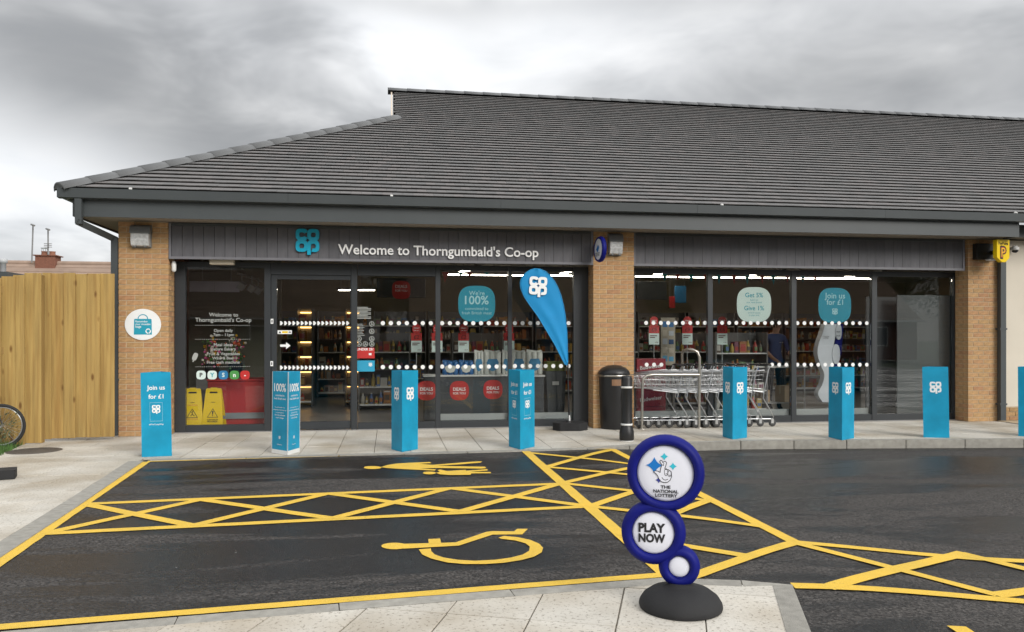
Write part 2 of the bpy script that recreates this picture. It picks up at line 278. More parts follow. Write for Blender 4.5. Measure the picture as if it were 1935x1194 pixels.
class MB:
    def __init__(s): s.v = []; s.f = []; s.mi = []; s.sm = []
    def add(s, vs, fs, mi=0, sm=False):
        b = len(s.v); s.v += [tuple(p) for p in vs]
        for f in fs: s.f.append(tuple(i + b for i in f)); s.mi.append(mi); s.sm.append(sm)
        return s
    def box(s, x0, x1, y0, y1, z0, z1, mi=0):
        return s.add([(x0, y0, z0), (x1, y0, z0), (x1, y1, z0), (x0, y1, z0), (x0, y0, z1), (x1, y0, z1), (x1, y1, z1), (x0, y1, z1)],
                     [(0, 3, 2, 1), (4, 5, 6, 7), (0, 1, 5, 4), (1, 2, 6, 5), (2, 3, 7, 6), (3, 0, 4, 7)], mi)
    def cbox(s, c, sx, sy, sz, mi=0, mtx=None):
        b = MB().box(-sx / 2, sx / 2, -sy / 2, sy / 2, -sz / 2, sz / 2); T = Matrix.Translation(c) @ (mtx or Matrix())
        return s.add([T @ Vector(p) for p in b.v], b.f, mi)
    def prism(s, pts, vec, mi=0, sm=False):
        n = len(pts); P = [Vector(p) for p in pts]; v = Vector(vec)
        s.add(P, [tuple(range(n))], mi); s.add([p + v for p in P], [tuple(reversed(range(n)))], mi)
        return s.add(P + [p + v for p in P], [((i + 1) % n, i, i + n, (i + 1) % n + n) for i in range(n)], mi, sm)
    def poly(s, pts, mi=0): return s.add(pts, [tuple(range(len(pts)))], mi)
    def tube(s, pts, r, n=8, mi=0, closed=False):
        P = [Vector(p) for p in pts]; m = len(P); rs = r if isinstance(r, (list, tuple)) else [r] * m
        rings = []; prev = None
        for i in range(m):
            if closed: t = (P[(i + 1) % m] - P[i - 1])
            else: t = P[min(i + 1, m - 1)] - P[max(i - 1, 0)]
            t.normalize()
            a = prev if prev is not None else (Vector((0, 0, 1)) if abs(t.z) < .9 else Vector((1, 0, 0)))
            u = (a - t * a.dot(t)).normalized(); prev = u; v = t.cross(u)
            rings.append([P[i] + (u * math.cos(2 * math.pi * k / n) + v * math.sin(2 * math.pi * k / n)) * rs[i] for k in range(n)])
        vs = [p for g in rings for p in g]; fs = []
        for i in range(m if closed else m - 1):
            j = (i + 1) % m
            for k in range(n): fs.append((i * n + k, i * n + (k + 1) % n, j * n + (k + 1) % n, j * n + k))
        s.add(vs, fs, mi, True)
        if not closed: s.add(rings[0], [tuple(reversed(range(n)))], mi); s.add(rings[-1], [tuple(range(n))], mi)
        return s
    def lathe(s, prof, n=24, T=None, mi=0, sm=True):
        T = T or Matrix(); vs = []
        for r, z in prof:
            for k in range(n): vs.append(T @ Vector((r * math.cos(2 * math.pi * k / n), r * math.sin(2 * math.pi * k / n), z)))
        fs = []
        for i in range(len(prof) - 1):
            for k in range(n): fs.append((i * n + k, i * n + (k + 1) % n, (i + 1) * n + (k + 1) % n, (i + 1) * n + k))
        s.add(vs, fs, mi, sm)
        if prof[0][0] > 1e-5: s.add(vs[:n], [tuple(reversed(range(n)))], mi)
        if prof[-1][0] > 1e-5: s.add(vs[-n:], [tuple(range(n))], mi)
        return s
    def mesh(s, me, T, mi=0):
        return s.add([T @ v.co for v in me.vertices], [tuple(p.vertices) for p in me.polygons], mi)
    def data(s, name, mats, org=Vector((0, 0, 0))):
        me = bpy.data.meshes.new(name); me.from_pydata([(p[0] - org[0], p[1] - org[1], p[2] - org[2]) for p in s.v], [], s.f)
        for m in (mats if isinstance(mats, (list, tuple)) else [mats]): me.materials.append(m)
        for p, mi, sm in zip(me.polygons, s.mi, s.sm): p.material_index = mi; p.use_smooth = sm
        me.update(); return me
    def build(s, name, mats, parent=None, local=False):
        org = Vector((0, 0, 0)) if (local or parent is None) else ORG.get(parent.name, Vector((0, 0, 0)))
        return link(name, s.data(name, mats, org), parent)
    def top(s, name, mats, base, label, cat, group=None, kind=None):
        o = link(name, s.data(name, mats, Vector(base)), None, base); ORG[o.name] = Vector(base); return setp(o, label, cat, group, kind)
def bevel(o, wd, seg=2):
    m = o.modifiers.new('bevel', 'BEVEL'); m.width = wd; m.segments = seg; m.limit_method = 'ANGLE'; return o
def frm(o, right, up):
    r = Vector(right).normalized(); u = Vector(up).normalized(); n = r.cross(u)
    return Matrix(((r.x, u.x, n.x, o[0]), (r.y, u.y, n.y, o[1]), (r.z, u.z, n.z, o[2]), (0, 0, 0, 1)))
FRONT = lambda o: frm(o, (1, 0, 0), (0, 0, 1))     # faces the car park (-Y)
# --- flat shapes
_tc = {}
def text_me(body, bold=0.):
    k = (body, bold)
    if k in _tc: return _tc[k]
    cu = bpy.data.curves.new('txt', 'FONT'); cu.body = body; cu.size = 1; cu.align_x = 'CENTER'; cu.offset = bold; cu.resolution_u = 3
    ob = bpy.data.objects.new('txt', cu); me = bpy.data.meshes.new_from_object(ob)
    bpy.data.objects.remove(ob); _tc[k] = me; return me
def put_text(mb, body, T, width=None, height=None, mi=0, bold=.012, ext=0., y=0., x=0.):
    """text centred on x; width = full width in metres or height = cap height"""
    me = text_me(body, bold)
    if not len(me.vertices): return
    xs = [v.co.x for v in me.vertices]; ys = [v.co.y for v in me.vertices]
    wd = max(xs) - min(xs); s = width / wd if width else height / .70
    sy = height / .70 if (width and height) else s
    Tm = T @ Matrix.Translation((x, y, 0)) @ Matrix.Diagonal((s, sy, 1, 1)) @ Matrix.Translation((-(max(xs) + min(xs)) / 2, 0, 0))
    if ext:
        vs = [v.co for v in me.vertices]; edges = {}
        for p in me.polygons:
            for a, b in p.edge_keys: edges[(a, b)] = edges.get((a, b), 0) + 1
        n = len(vs); fr = [Tm @ Vector((v.x, v.y, ext)) for v in vs]; bk = [Tm @ Vector((v.x, v.y, 0)) for v in vs]
        fs = [tuple(p.vertices) for p in me.polygons] + [(a, b, b + n, a + n) for (a, b), c in edges.items() if c == 1]
        mb.add(fr + bk, fs, mi)
    else: mb.mesh(me, Tm, mi)
def curve_me(loops):
    cu = bpy.data.curves.new('shape', 'CURVE'); cu.dimensions = '2D'; cu.fill_mode = 'BOTH'
    for lp in loops:
        sp = cu.splines.new('POLY'); sp.points.add(len(lp) - 1)
        for p, q in zip(sp.points, lp): p.co = (q[0], q[1], 0, 1)
        sp.use_cyclic_u = True
    ob = bpy.data.objects.new('shape', cu); me = bpy.data.meshes.new_from_object(ob); bpy.data.objects.remove(ob); return me
def sup(cx, cy, a, b, e=3.2, n=28, a0=0, a1=360):
    o = []
    for k in range(n + (0 if a1 - a0 >= 360 else 1)):
        t = R(a0 + (a1 - a0) * k / n); c, s = math.cos(t), math.sin(t)
        o.append((cx + a * math.copysign(abs(c) ** (2 / e), c), cy + b * math.copysign(abs(s) ** (2 / e), s)))
    return o
def logo_parts():
    r, q = .262, .105
    o1 = curve_me([sup(.25, .27, r, r), sup(.25, .27, q, q)])
    o2 = curve_me([sup(-.25, -.23, r, r), sup(-.25, -.23, q, q)])
    c = curve_me([sup(-.25, .27, r, r, a0=16, a1=342) + list(reversed(sup(-.25, .27, q, q, a0=26, a1=334)))])
    p = curve_me([sup(.25, -.23, r, r, a0=-100, a1=200) + [(-.012, -.23), (-.012, -.62), (.145, -.62), (.145, -.23)] + list(reversed(sup(.25, -.23, q, q, a0=-100, a1=180)))])
    return [o1, o2, c, p]
LOGO = logo_parts()
def put_logo(mb, T, size, mi=0, ext=0.):
    for i, me in enumerate(LOGO):
        Tm = T @ Matrix.Diagonal((size, size, 1, 1)) @ Matrix.Translation((0, .05, i * .0002))
        if ext:
            vs = [v.co for v in me.vertices]; ed = {}
            for p in me.polygons:
                for k in p.edge_keys: ed[k] = ed.get(k, 0) + 1
            n = len(vs); e = ext + i * .0006
            mb.add([Tm @ Vector((v.x, v.y, e)) for v in vs] + [Tm @ Vector((v.x, v.y, 0)) for v in vs], [tuple(p.vertices) for p in me.polygons] + [(a, b, b + n, a + n) for (a, b), c in ed.items() if c == 1], mi)
        else: mb.mesh(me, Tm, mi)
def put_poly(mb, pts, T, mi=0): mb.poly([T @ Vector((p[0], p[1], p[2] if len(p) > 2 else 0)) for p in pts], mi)
def ribbon(mb, pts, wd, T, mi=0, closed=False):
    P = [Vector(p) for p in pts]; n = len(P)
    for i in range(n if closed else n - 1):
        a, b = P[i], P[(i + 1) % n]; d = (b - a).normalized(); q = Vector((-d.y, d.x)) * wd / 2; e = d * wd * .35
        mb.poly([T @ Vector((*(p), .00005 * (i % 2))) for p in (a - e + q, a - e - q, b + e - q, b + e + q)], mi)
def disc(mb, T, r, n=20, mi=0): put_poly(mb, [(r * math.cos(2 * math.pi * k / n), r * math.sin(2 * math.pi * k / n)) for k in range(n)], T, mi)
def copy_tree(o, parent=None):
    c = o.copy(); col.objects.link(c); c.parent = parent; ORG[c.name] = ORG.get(o.name, Vector())
    for ch in list(o.children): copy_tree(ch, c)
    return c
# ================================================================== the place
# ------------------------------------------------------------------ ground
g = MB(); g.add([(-400, -400, -.16), (400, -400, -.16), (400, 400, -.16), (-400, 400, -.16)], [(0, 1, 2, 3)])
setp(g.build('ground', mat('far_ground', (.06, .08, .035), .9, var=.3, nscale=.2)), kind='structure')
xs = [-16, -6, 0, 2.3] + [2.3 + .2 * i for i in range(1, 11)] + [6, 12, 26]
g = MB(); n = len(xs)
g.add([(x, y, zroad(x)) for y in (-34, 0, 5, 10.8) for x in xs], [(r * n + i, r * n + i + 1, (r + 1) * n + i + 1, (r + 1) * n + i) for r in range(3) for i in range(n - 1)], 0, True)
road = setp(g.build('road', ASPHALT), kind='structure')

def clip(poly, cp):
    out = poly
    for i in range(len(cp)):
        a, b = cp[i], cp[(i + 1) % len(cp)]; inp = out; out = []
        def side(p): return (b[0] - a[0]) * (p[1] - a[1]) - (b[1] - a[1]) * (p[0] - a[0])
        for j in range(len(inp)):
            p, q = inp[j], inp[(j + 1) % len(inp)]; sp_, sq = side(p), side(q)
            if sp_ >= 0: out.append(p)
            if (sp_ >= 0) != (sq >= 0):
                t = sp_ / (sp_ - sq); out.append((p[0] + (q[0] - p[0]) * t, p[1] + (q[1] - p[1]) * t))
        if len(out) < 3: return []
    return out
def area(p): return .5 * sum(p[i][0] * p[(i + 1) % len(p)][1] - p[(i + 1) % len(p)][0] * p[i][1] for i in range(len(p)))
def ccw(p): return p if area(p) > 0 else list(reversed(p))
def slabs(parent, poly, org, ang, wd, ln, stagger=0., gap=.007, z=0., zfn=None):
    poly = ccw(poly); c, s = math.cos(ang), math.sin(ang)
    loc = [((x - org[0]) * c + (y - org[1]) * s, -(x - org[0]) * s + (y - org[1]) * c) for x, y in poly]
    x0, x1 = min(p[0] for p in loc), max(p[0] for p in loc); y0, y1 = min(p[1] for p in loc), max(p[1] for p in loc)
    full = None; num = 0
    for j in range(math.floor(y0 / ln), math.ceil(y1 / ln)):
        off = stagger * wd * (j % 2)
        for i in range(math.floor((x0 - off) / wd), math.ceil((x1 - off) / wd)):
            rc = [(i * wd + off + gap / 2, j * ln + gap / 2), ((i + 1) * wd + off - gap / 2, j * ln + gap / 2), ((i + 1) * wd + off - gap / 2, (j + 1) * ln - gap / 2), (i * wd + off + gap / 2, (j + 1) * ln - gap / 2)]
            cpoly = clip(rc, loc)
            if len(cpoly) < 3 or area(cpoly) < .012: continue
            cx, cy = rc[0]; dz = random.uniform(-.0022, .0012)
            if area(cpoly) > .995 * (wd - gap) * (ln - gap):
                if full is None:
                    b = MB(); e = .004; W, H = wd - gap, ln - gap
                    b.add([(0, 0, -.035), (W, 0, -.035), (W, H, -.035), (0, H, -.035), (0, 0, -e), (W, 0, -e), (W, H, -e), (0, H, -e), (e, e, 0), (W - e, e, 0), (W - e, H - e, 0), (e, H - e, 0)],
                          [(0, 1, 5, 4), (1, 2, 6, 5), (2, 3, 7, 6), (3, 0, 4, 7), (4, 5, 9, 8), (5, 6, 10, 9), (6, 7, 11, 10), (7, 4, 8, 11), (8, 9, 10, 11)])
                    full = b.data('slab', SLAB)
                me = full
            else:
                me = MB().prism([(p[0] - cx, p[1] - cy, 0) for p in reversed(cpoly)], (0, 0, -.035)).data('slab', SLAB)
            X, Y = org[0] + cx * c - cy * s, org[1] + cx * s + cy * c
            link('slab', me, parent, (X, Y, z + dz), (0, 0, ang)); num += 1
    return num
def offset_line(pts, d):
    out = []
    for i in range(len(pts)):
        a = Vector(pts[max(i - 1, 0)]); b = Vector(pts[min(i + 1, len(pts) - 1)]); t = (b - a).normalized(); out.append((pts[i][0] - t.y * d, pts[i][1] + t.x * d))
    return out
def kerb(parent, line, wd, ln, z=0., h=.2):
    """stones along a polyline; wd > 0 puts them on its left"""
    seg = []
    for a, b in zip(line, line[1:]):
        a, b = Vector(a), Vector(b); n = max(1, round((b - a).length / ln))
        seg += [tuple(a.lerp(b, i / n)) for i in range(n)]
    seg.append(tuple(line[-1])); inner = offset_line(seg, wd)
    for i in range(len(seg) - 1):
        t = (Vector(seg[i + 1]) - Vector(seg[i])).normalized() * .003
        q = [Vector(seg[i]) + t, Vector(seg[i + 1]) - t, Vector(inner[i + 1]) - t, Vector(inner[i]) + t]
        q = [tuple(p) for p in q]; q = ccw(q); dz = random.uniform(-.002, .002)
        c0 = q[0]
        me = MB().prism([(p[0] - c0[0], p[1] - c0[1], 0) for p in reversed(q)], (0, 0, -h)).data('kerb_stone', KERB)
        o = link('kerb_stone', me, parent, (c0[0], c0[1], z + dz)); bevel(o, .012, 2)
    return inner
def pavement(name, poly, z=-.010):
    return setp(MB().poly([(x, y, z) for x, y in ccw(poly)]).build(name, JOINT), kind='structure')
xy = lambda p: (p[0], p[1])
# pavement along the shop
kl = [onZ(281, 870), onZ(640, 860.5), onZ(1000, 851.5), onZ(1110, 847.5), onZ(1190, 842), onZ(1300, 836), onZ(1400, 833), onZ(1600, 831.5), onZ(1935, 830), onZ(2150, 829)]
kl = [xy(p) for p in kl]
pf = pavement('pavement_front', kl + [(kl[-1][0], 12.62), (kl[0][0] - .25, 12.62)])
kin = kerb(pf, kl, .13, .9)
# convex pieces of the front pavement, cut along X
def piece(i0, i1): return [kin[i] for i in range(i0, i1 + 1)]
ki = []
for x in [kl[0][0] + .3 + k * .45 * 2 for k in range(19)]:
    for a, b in zip(kin, kin[1:]):
        if a[0] <= x <= b[0]: ki.append((x, a[1] + (b[1] - a[1]) * (x - a[0]) / (b[0] - a[0]) + .004)); break
ki = [(kl[0][0] - .1, kin[0][1] + .01)] + ki
for a, b in zip(ki, ki[1:]):
    slabs(pf, [a, b, (b[0], 12.44), (a[0], 12.44)], (ki[1][0], 12.44), 0., .45, .62)
# pavement on the left, by the fence
ll = [xy(p) for p in (onZ(-420, 1330), onZ(0, 1052), onZ(152, 952), onZ(271, 870.5))]
lp = [xy(p) for p in (onZ(-420, 1330), onZ(0, 1052), onZ(152, 952), onZ(271, 870.5))] + [(ki[0][0], ki[0][1]), (ki[0][0], 12.3), (-9.5, 12.3), (-9.5, 3)]
pl = pavement('pavement_left', lp)
lin = kerb(pl, ll, .16, .9)
a0 = math.atan2(ll[2][1] - ll[1][1], ll[2][0] - ll[1][0])
gr0, gr1 = xy(onZ(0, 862)), xy(onZ(48, 838))     # edge of the grass strip
def xk(y):
    if y >= lin[-1][1]: return ki[0][0] - .006
    for p, q in zip(lin, lin[1:]):
        if p[1] <= y <= q[1]: return p[0] + (q[0] - p[0]) * (y - p[1]) / (q[1] - p[1])
    return lin[0][0]
def xg(y):
    e = [(-9.3, 0.), (-9.3, gr0[1] - .9), (gr0[0] - .05, gr0[1]), (gr1[0], gr1[1]), (gr1[0] - .02, gr1[1] + .2), (gr1[0] - .04, 13.)]
    for p, q in zip(e, e[1:]):
        if p[1] <= y <= q[1]: return p[0] + (q[0] - p[0]) * (y - p[1]) / (q[1] - p[1])
    return gr1[0]
_y = 12.36
while _y > 3.4:
    ya = _y - .45; slabs(pl, [(xg(ya), ya), (xk(ya), ya), (xk(_y), _y), (xg(_y), _y)], (lin[-1][0], 12.36), 0.0, .6, .45, stagger=.5); _y = ya
# near pavement, where the photographer stands
nl = [xy(p) for p in (onZ(-420, 1226), onZ(0, 1192.5), onZ(640, 1140), onZ(1255, 1091), onZ(1400, 1096), onZ(1497, 1104.5))]
_c, _d = Vector(nl[-1]), Vector(xy(onZ(1535, 1200))) - Vector(nl[-1]); _e = _c + _d * ((.4 - _c.y) / _d.y); nl.append((_e.x, _e.y))
npoly = nl + [(nl[-1][0] - .1, .3), (-7, .3)]
pn = pavement('pavement_near', npoly)
nin = kerb(pn, list(reversed(nl)), .115, .9)
ang = math.atan2(*(lambda d: (d.y, d.x))(Vector(xy(onZ(1036, 1121))) - Vector(xy(onZ(999, 1194))))) - math.pi / 2
inner = [p for p in reversed(nin)]
ni = [inner[0]] + [p for p in inner[1:-1]] + [inner[-1]]
_k = min(range(len(ni)), key=lambda i: (Vector(ni[i]) - Vector(nl[3])).length); _m = min(range(len(ni)), key=lambda i: (Vector(ni[i]) - Vector(nl[5])).length)
slabs(pn, [ni[0], ni[_k], ni[_m], ni[-1], (-6.9, .45)], xy(onZ(1180, 1109)), ang, .43, .62)
# ------------------------------------------------------------------ road markings
mk = [0]
def strip(a, b, wd=.10, name='line_marking', ra=True):
    A = onR(*a) if ra else Vector(a); B = onR(*b) if ra else Vector(b)
    d = (B - A); d.z = 0; ln = d.length; t = d.normalized(); q = Vector((-t.y, t.x, 0)) * wd / 2
    n = max(2, int(ln / .12)); mk[0] += 1; dz = .004 + .00016 * mk[0]; mb = MB(); vs = []
    for i in range(n + 1):
        p = A + d * (i / n); j1, j2 = random.gauss(0, .0022), random.gauss(0, .0022)
        for s_, j in ((1, j1), (-1, j2)):
            v = p + q * s_ * (1 + j * 12); vs.append((v.x, v.y, zroad(v.x) + dz))
    mb.add(vs, [(2 * i + 1, 2 * i + 3, 2 * i + 2, 2 * i) for i in range(n)])
    return mb.build(name, YEL, road)
U = [(160, 953), (380, 944.5), (620, 933), (850, 923), (1058, 914.5)]; Lo = [(82, 1009), (364, 994), (628, 980.5), (870, 967.5), (1113, 957.5)]
strip((275, 873), (155, 954), .105); strip((157, 953), (-150, 1163), .115); strip((279, 872), (1162, 849.5), .085)
strip(U[0], U[4]); strip(Lo[0], Lo[4])
for i in range(4):
    strip(U[i], Lo[i + 1]); strip(Lo[i], U[i + 1])
strip((993, 853), (1262, 1089), .105)
strip((1156, 849), (1506, 1028), .11)
L0, L1, L2, L3, L4 = (999, 856), (1033, 883), (1062, 914), (1115, 958), (1176, 1014)
R0, R1, R1b, R2, R3 = (1153, 851), (1216, 881), (1270, 908), (1338, 947), (1438, 996)
for a, b in ((L0, R1), (L1, R0), (L1, R1b), (L2, R1), (L2, R2), (L3, R1b), (L3, R3), (L4, R2), (L4, (1418, 1053)), ((1505, 1026), (1300, 1094))): strip(a, b, .095)
strip((-200, 1203), (1256, 1088), .085)
for a, b in (((1503, 1026), (2300, 1072)), ((1498, 1109), (2300, 1156)), ((1505, 1028), (1886, 1127)), ((1562, 1113), (1822, 1046)), ((1815, 1047), (2200, 1138)), ((1880, 1127), (2180, 1066)), ((1799, 1192), (1836, 1194.2))): strip(a, b, .10)
# wheelchair symbol (survey points in the 1935-wide view, laid on the road)
def sym(name, polys):
    mb = MB()
    for k, pts in enumerate(polys):
        w_ = [onR(660 + x / 4.2065, 850 + y / 4.2065) for x, y in pts]
        mb.poly([(p.x, p.y, zroad(p.x) + .004 + .0006 * k) for p in w_])
    return mb.build(name, YEL, road)
def ell(cx, cy, a, b, n=18, rot=0.): return [(cx + a * math.cos(2 * math.pi * k / n), cy - b * math.sin(2 * math.pi * k / n) + rot * a * math.cos(2 * math.pi * k / n)) for k in range(n)]
sym('wheelchair_symbol', [ell(360, 768, 106, 26), [(420, 752), (845, 740), (1090, 656), (1140, 650), (1310, 652), (1335, 632), (1420, 632), (1375, 676), (1140, 678), (870, 766), (430, 790)],
    [(628, 714), (722, 710), (730, 745), (632, 752)],
    [(552, 797), (580, 838), (650, 870), (780, 902), (920, 914), (1080, 914), (1230, 904), (1370, 882), (1470, 855), (1530, 820), (1540, 785), (1510, 752), (1440, 722), (1340, 700), (1230, 690), (1185, 704), (1210, 713), (1320, 726), (1400, 748), (1435, 775), (1430, 808), (1380, 838), (1290, 862), (1160, 880), (1000, 888), (860, 880), (750, 862), (680, 838), (652, 812), (648, 790)]])
sym('parent_and_child_symbol', [ell(185, 143, 70, 12), [(250, 140), (300, 124), (370, 112), (480, 105), (640, 99), (655, 108), (560, 113), (660, 122), (960, 98), (1055, 93), (1045, 104), (880, 118), (690, 130), (1080, 137), (1088, 147), (1060, 152), (690, 147), (560, 150), (690, 158), (680, 168), (400, 154), (300, 147)],
    ell(637, 187, 52, 11), [(690, 186), (720, 178), (700, 166), (720, 160), (780, 172), (930, 162), (925, 170), (1100, 157), (1098, 168), (960, 178), (1125, 180), (1125, 190), (970, 191), (965, 202), (800, 204), (720, 198)]])
# ------------------------------------------------------------------ the shop
Y0, YW, YF, YG = 12.06, 12.40, 11.54, 11.42
store = empty('store_building', (3.0, 12.4, 0), label='single storey brick convenience shop with grey tiled roof and glazed front', cat='shop')
def pillar(x0, x1, zt, ret):
    p = empty('brick_pillar', (x0, Y0, 0), parent=store)
    MB().box(x0 + .006, x1 - .006, Y0 + .005, Y0 + ret - .001, -.05, zt).build('mortar_core', MORTAR, p)
    cache = {}
    def br(xa, xb, ya, yb, z):
        k = (round(xb - xa, 3), round(yb - ya, 3))
        if k not in cache:
            e = .003; a, b = xb - xa, yb - ya; m = MB()
            m.add([(e, 0, e), (a - e, 0, e), (a - e, 0, .065 - e), (e, 0, .065 - e), (0, e, 0), (a, e, 0), (a, e, .065), (0, e, .065), (0, b, 0), (a, b, 0), (a, b, .065), (0, b, .065)],
                  [(0, 1, 2, 3), (0, 4, 5, 1), (1, 5, 6, 2), (2, 6, 7, 3), (3, 7, 4, 0), (5, 9, 10, 6), (4, 7, 11, 8), (7, 6, 10, 11), (4, 8, 9, 5)])
            cache[k] = m.data('brick', BRICK)
        j = random.uniform(-.0015, .0015)
        o = link('brick', cache[k], p, (xa - x0, ya - Y0 + j, z)); return o
    W = x1 - x0; nb = 3; u = (W + .01) / nb; H = .1025; cnt = 0
    for r in range(int(zt / .075)):
        z = r * .075 + .004
        if r % 2 == 0:
            for i in range(nb): br(x0 + i * u, x0 + (i + 1) * u - .01, Y0, Y0 + H, z)
            for xa in (x0, x1 - H): br(xa, xa + H, Y0 + H + .01, Y0 + ret, z)
        else:
            br(x0, x0 + u / 2 - .01, Y0, Y0 + .215, z); br(x1 - u / 2 + .01, x1, Y0, Y0 + .215, z)
            for i in range(nb - 1): br(x0 + u * (i + .5), x0 + u * (i + 1.5) - .01, Y0, Y0 + H, z)
            for xa in (x0, x1 - H): br(xa, xa + H, Y0 + .225, Y0 + ret, z)
    return p
PX = [(-3.828, -3.148), (Xat(1121, Y0), Xat(1198, Y0)), (Xat(1829.5, Y0), Xat(1886, Y0) + .02)]
for a, b in PX: pillar(a, b, 3.08, YW - Y0 - .03)
XR = PX[2][1]; XL = PX[0][0]
# rendered wall beyond the last pillar, with a brick plinth
XC = Xat(1901, Y0)
MB().box(XR + .003, 19, Y0 + .06, Y0 + .3, .24, 3.08).build('rendered_wall', RENDERW, store)
pw = empty('brick_plinth', (XR, Y0, 0), parent=store)
MB().box(XR + .004, 19, Y0 + .045, Y0 + .29, -.05, .238).build('mortar_core', MORTAR, pw)
bme = MB().box(0, .215, 0, .1, 0, .065).data('brick', BRICK)
for r in range(3):
    for i in range(16): link('brick', bme, pw, (.01 + i * .225 + (.11 if r % 2 else 0), .036, r * .075 + .008))
# side and back walls, floor and ceiling of the shop
BK = 20.6
MB().box(XL, XL + .30, YW, 25.2, 0, 3.08).build('side_wall', REDBRICK, store)
MB().box(XL + .3, 18, BK, BK + .2, 0, 3.05).build('back_wall', ROOMW, store)
MB().box(14.5, 14.7, YW + .2, BK, 0, 3.05).build('partition_wall', ROOMW, store)
MB().box(XL + .3, 18, YW - .05, BK, -.06, .012).build('shop_floor', ROOMF, store)
MB().box(XL + .3, 18, YW + .1, BK, 3.0, 3.04).build('shop_ceiling', ROOMC, store)
# eaves
XE = Xat(1926, YF)
MB().box(-4.246, XE, YF, YF + .022, 3.06, 3.31).build('fascia_board', GREY, store)
MB().box(-4.246, -4.224, YF + .022, 25.4, 3.06, 3.31).build('fascia_board', GREY, store)
MB().box(XE - .022, XE, YF + .022, YF + .33, 3.06, 3.31).build('fascia_board', GREY, store)
MB().box(XE, 19, YF + .31, YF + .332, 3.10, 3.31).build('fascia_board', GREY, store)
MB().box(-4.223, XE - .023, YF + .023, Y0 + .34, 3.084, 3.098).build('soffit', SOFFIT, store)
MB().box(XE + .001, 19, YF + .333, Y0 + .34, 3.104, 3.118).build('soffit', SOFFIT, store)
MB().box(-4.223, XL - .001, Y0 + .341, 25.4, 3.084, 3.098).build('soffit', SOFFIT, store)
gp = [(0, 0), (.012, -.125), (.04, -.135), (.095, -.135), (.115, -.12), (.115, .0), (.108, 0), (.108, -.115), (.09, -.127), (.042, -.127), (.02, -.118), (.008, 0)]
gx = [-4.40, -1.4, 1.6, 4.6, 7.7, 10.7, 13.7, 19]
for a, b in zip(gx, gx[1:]):
    MB().prism([(a + .0015, YG + p[0], 3.425 + p[1]) for p in gp], (b - a - .003, 0, 0)).build('gutter', GREY, store)
MB().box(-4.40, -4.392, YG + .002, YG + .113, 3.295, 3.424).build('gutter_end', GREY, store)
# return gutter down the left side
MB().prism([(-4.40 + p[0], YG + .118, 3.425 + p[1]) for p in gp], (0, 13.9, 0)).build('gutter', GREY, store)
for x, y in ((245, 353), (740, 369), (1366, 383), (1922, 398)):
    X = Xat(x, YG); c = MB(); c.box(X - .018, X + .018, YG + .03, YG + .05, 3.42, 3.455); c.box(X - .011, X + .011, YG + .0, YG + .03, 3.428, 3.442); c.build('gutter_clip', WHITEP, store)
# ------------------------------------------------------------------ roof
YE, ZE, XH, SL = 11.49, 3.43, -4.36, .524
YR = 18.45; ZR = ZE + SL * (YR - YE); HT = 4.42; XRE = 19.0; XG = XH + HT + .02
pitch = math.atan(SL)
rf = empty('roof', (XH, YE, ZE), parent=store)
def rz(Y): return ZE + SL * (Y - YE)
dk = MB(); zo = -.03
dk.add([(XH, YE, ZE + zo), (XRE, YE, ZE + zo), (XRE, YR, ZR + zo), (XG, YR, ZR + zo), (XG, YE + HT, rz(YE + HT) + zo)], [(0, 1, 2, 3, 4)])
YB = 2 * YR - YE
dk.add([(XH, YE, ZE + zo), (XG, YE + HT, rz(YE + HT) + zo), (XG, YB - HT, rz(YE + HT) + zo), (XH, YB, ZE + zo)], [(0, 1, 2, 3)])
dk.add([(XH, YB, ZE + zo), (XG, YB - HT, rz(YE + HT) + zo), (XG, YR, ZR + zo), (XRE, YR, ZR + zo), (XRE, YB, ZE + zo)], [(0, 1, 2, 3, 4)])
dk.build('roof_deck', DECK, rf)
MB().poly([(XG + .0, YE + HT, rz(YE + HT) - .02), (XG, YR, ZR - .02), (XG, YB - HT, rz(YE + HT) - .02)]).build('gablet', WHITEP, rf)
# barge board on the small gable, and its far twin
bb = MB(); bb.add([(XG - .05, YE + HT - .1, rz(YE + HT - .1) - .16), (XG - .05, YR, ZR - .16), (XG - .05, YR, ZR + .02), (XG - .05, YE + HT - .1, rz(YE + HT - .1) + .02), (XG - .02, YE + HT - .1, rz(YE + HT - .1) - .16), (XG - .02, YR, ZR - .16), (XG - .02, YR, ZR + .02), (XG - .02, YE + HT - .1, rz(YE + HT - .1) + .02)],
    [(0, 3, 2, 1), (4, 5, 6, 7), (0, 1, 5, 4), (3, 7, 6, 2), (0, 4, 7, 3), (1, 2, 6, 5)]); bb.build('barge_board', mat('barge_cream', (.55, .47, .38), .7), rf)
TW, GA, NR = .1465, .1845, 42
cp_, sp_ = math.cos(pitch), math.sin(pitch)
def tile_verts(wd, lip=.034, tail=.006, ln=GA * 1.06, tilt=0.):
    # local: x along the eave, y up the slope, z out of the roof
    t = .010
    return [(0.001, 0, lip - t), (wd - .0015, 0, lip - t + tilt), (wd - .0015, ln, tail - t), (0.001, ln, tail - t), (0.001, 0, lip), (wd - .0015, 0, lip + tilt), (wd - .0015, ln, tail), (0.001, ln, tail)]
TF = [(0, 1, 5, 4), (4, 5, 6, 7), (1, 2, 6, 5), (3, 0, 4, 7), (0, 3, 2, 1)]
Rp = Matrix.Rotation(pitch, 4, 'X')
tv = [MB().add(tile_verts(TW, .0345 + .0005 * k, tilt=.0007 * (k - 1)), TF).data('roof_tile', TILE) for k in range(3)]
field = MB(); nt_ = 0; L_tot = (YR - YE) / cp_
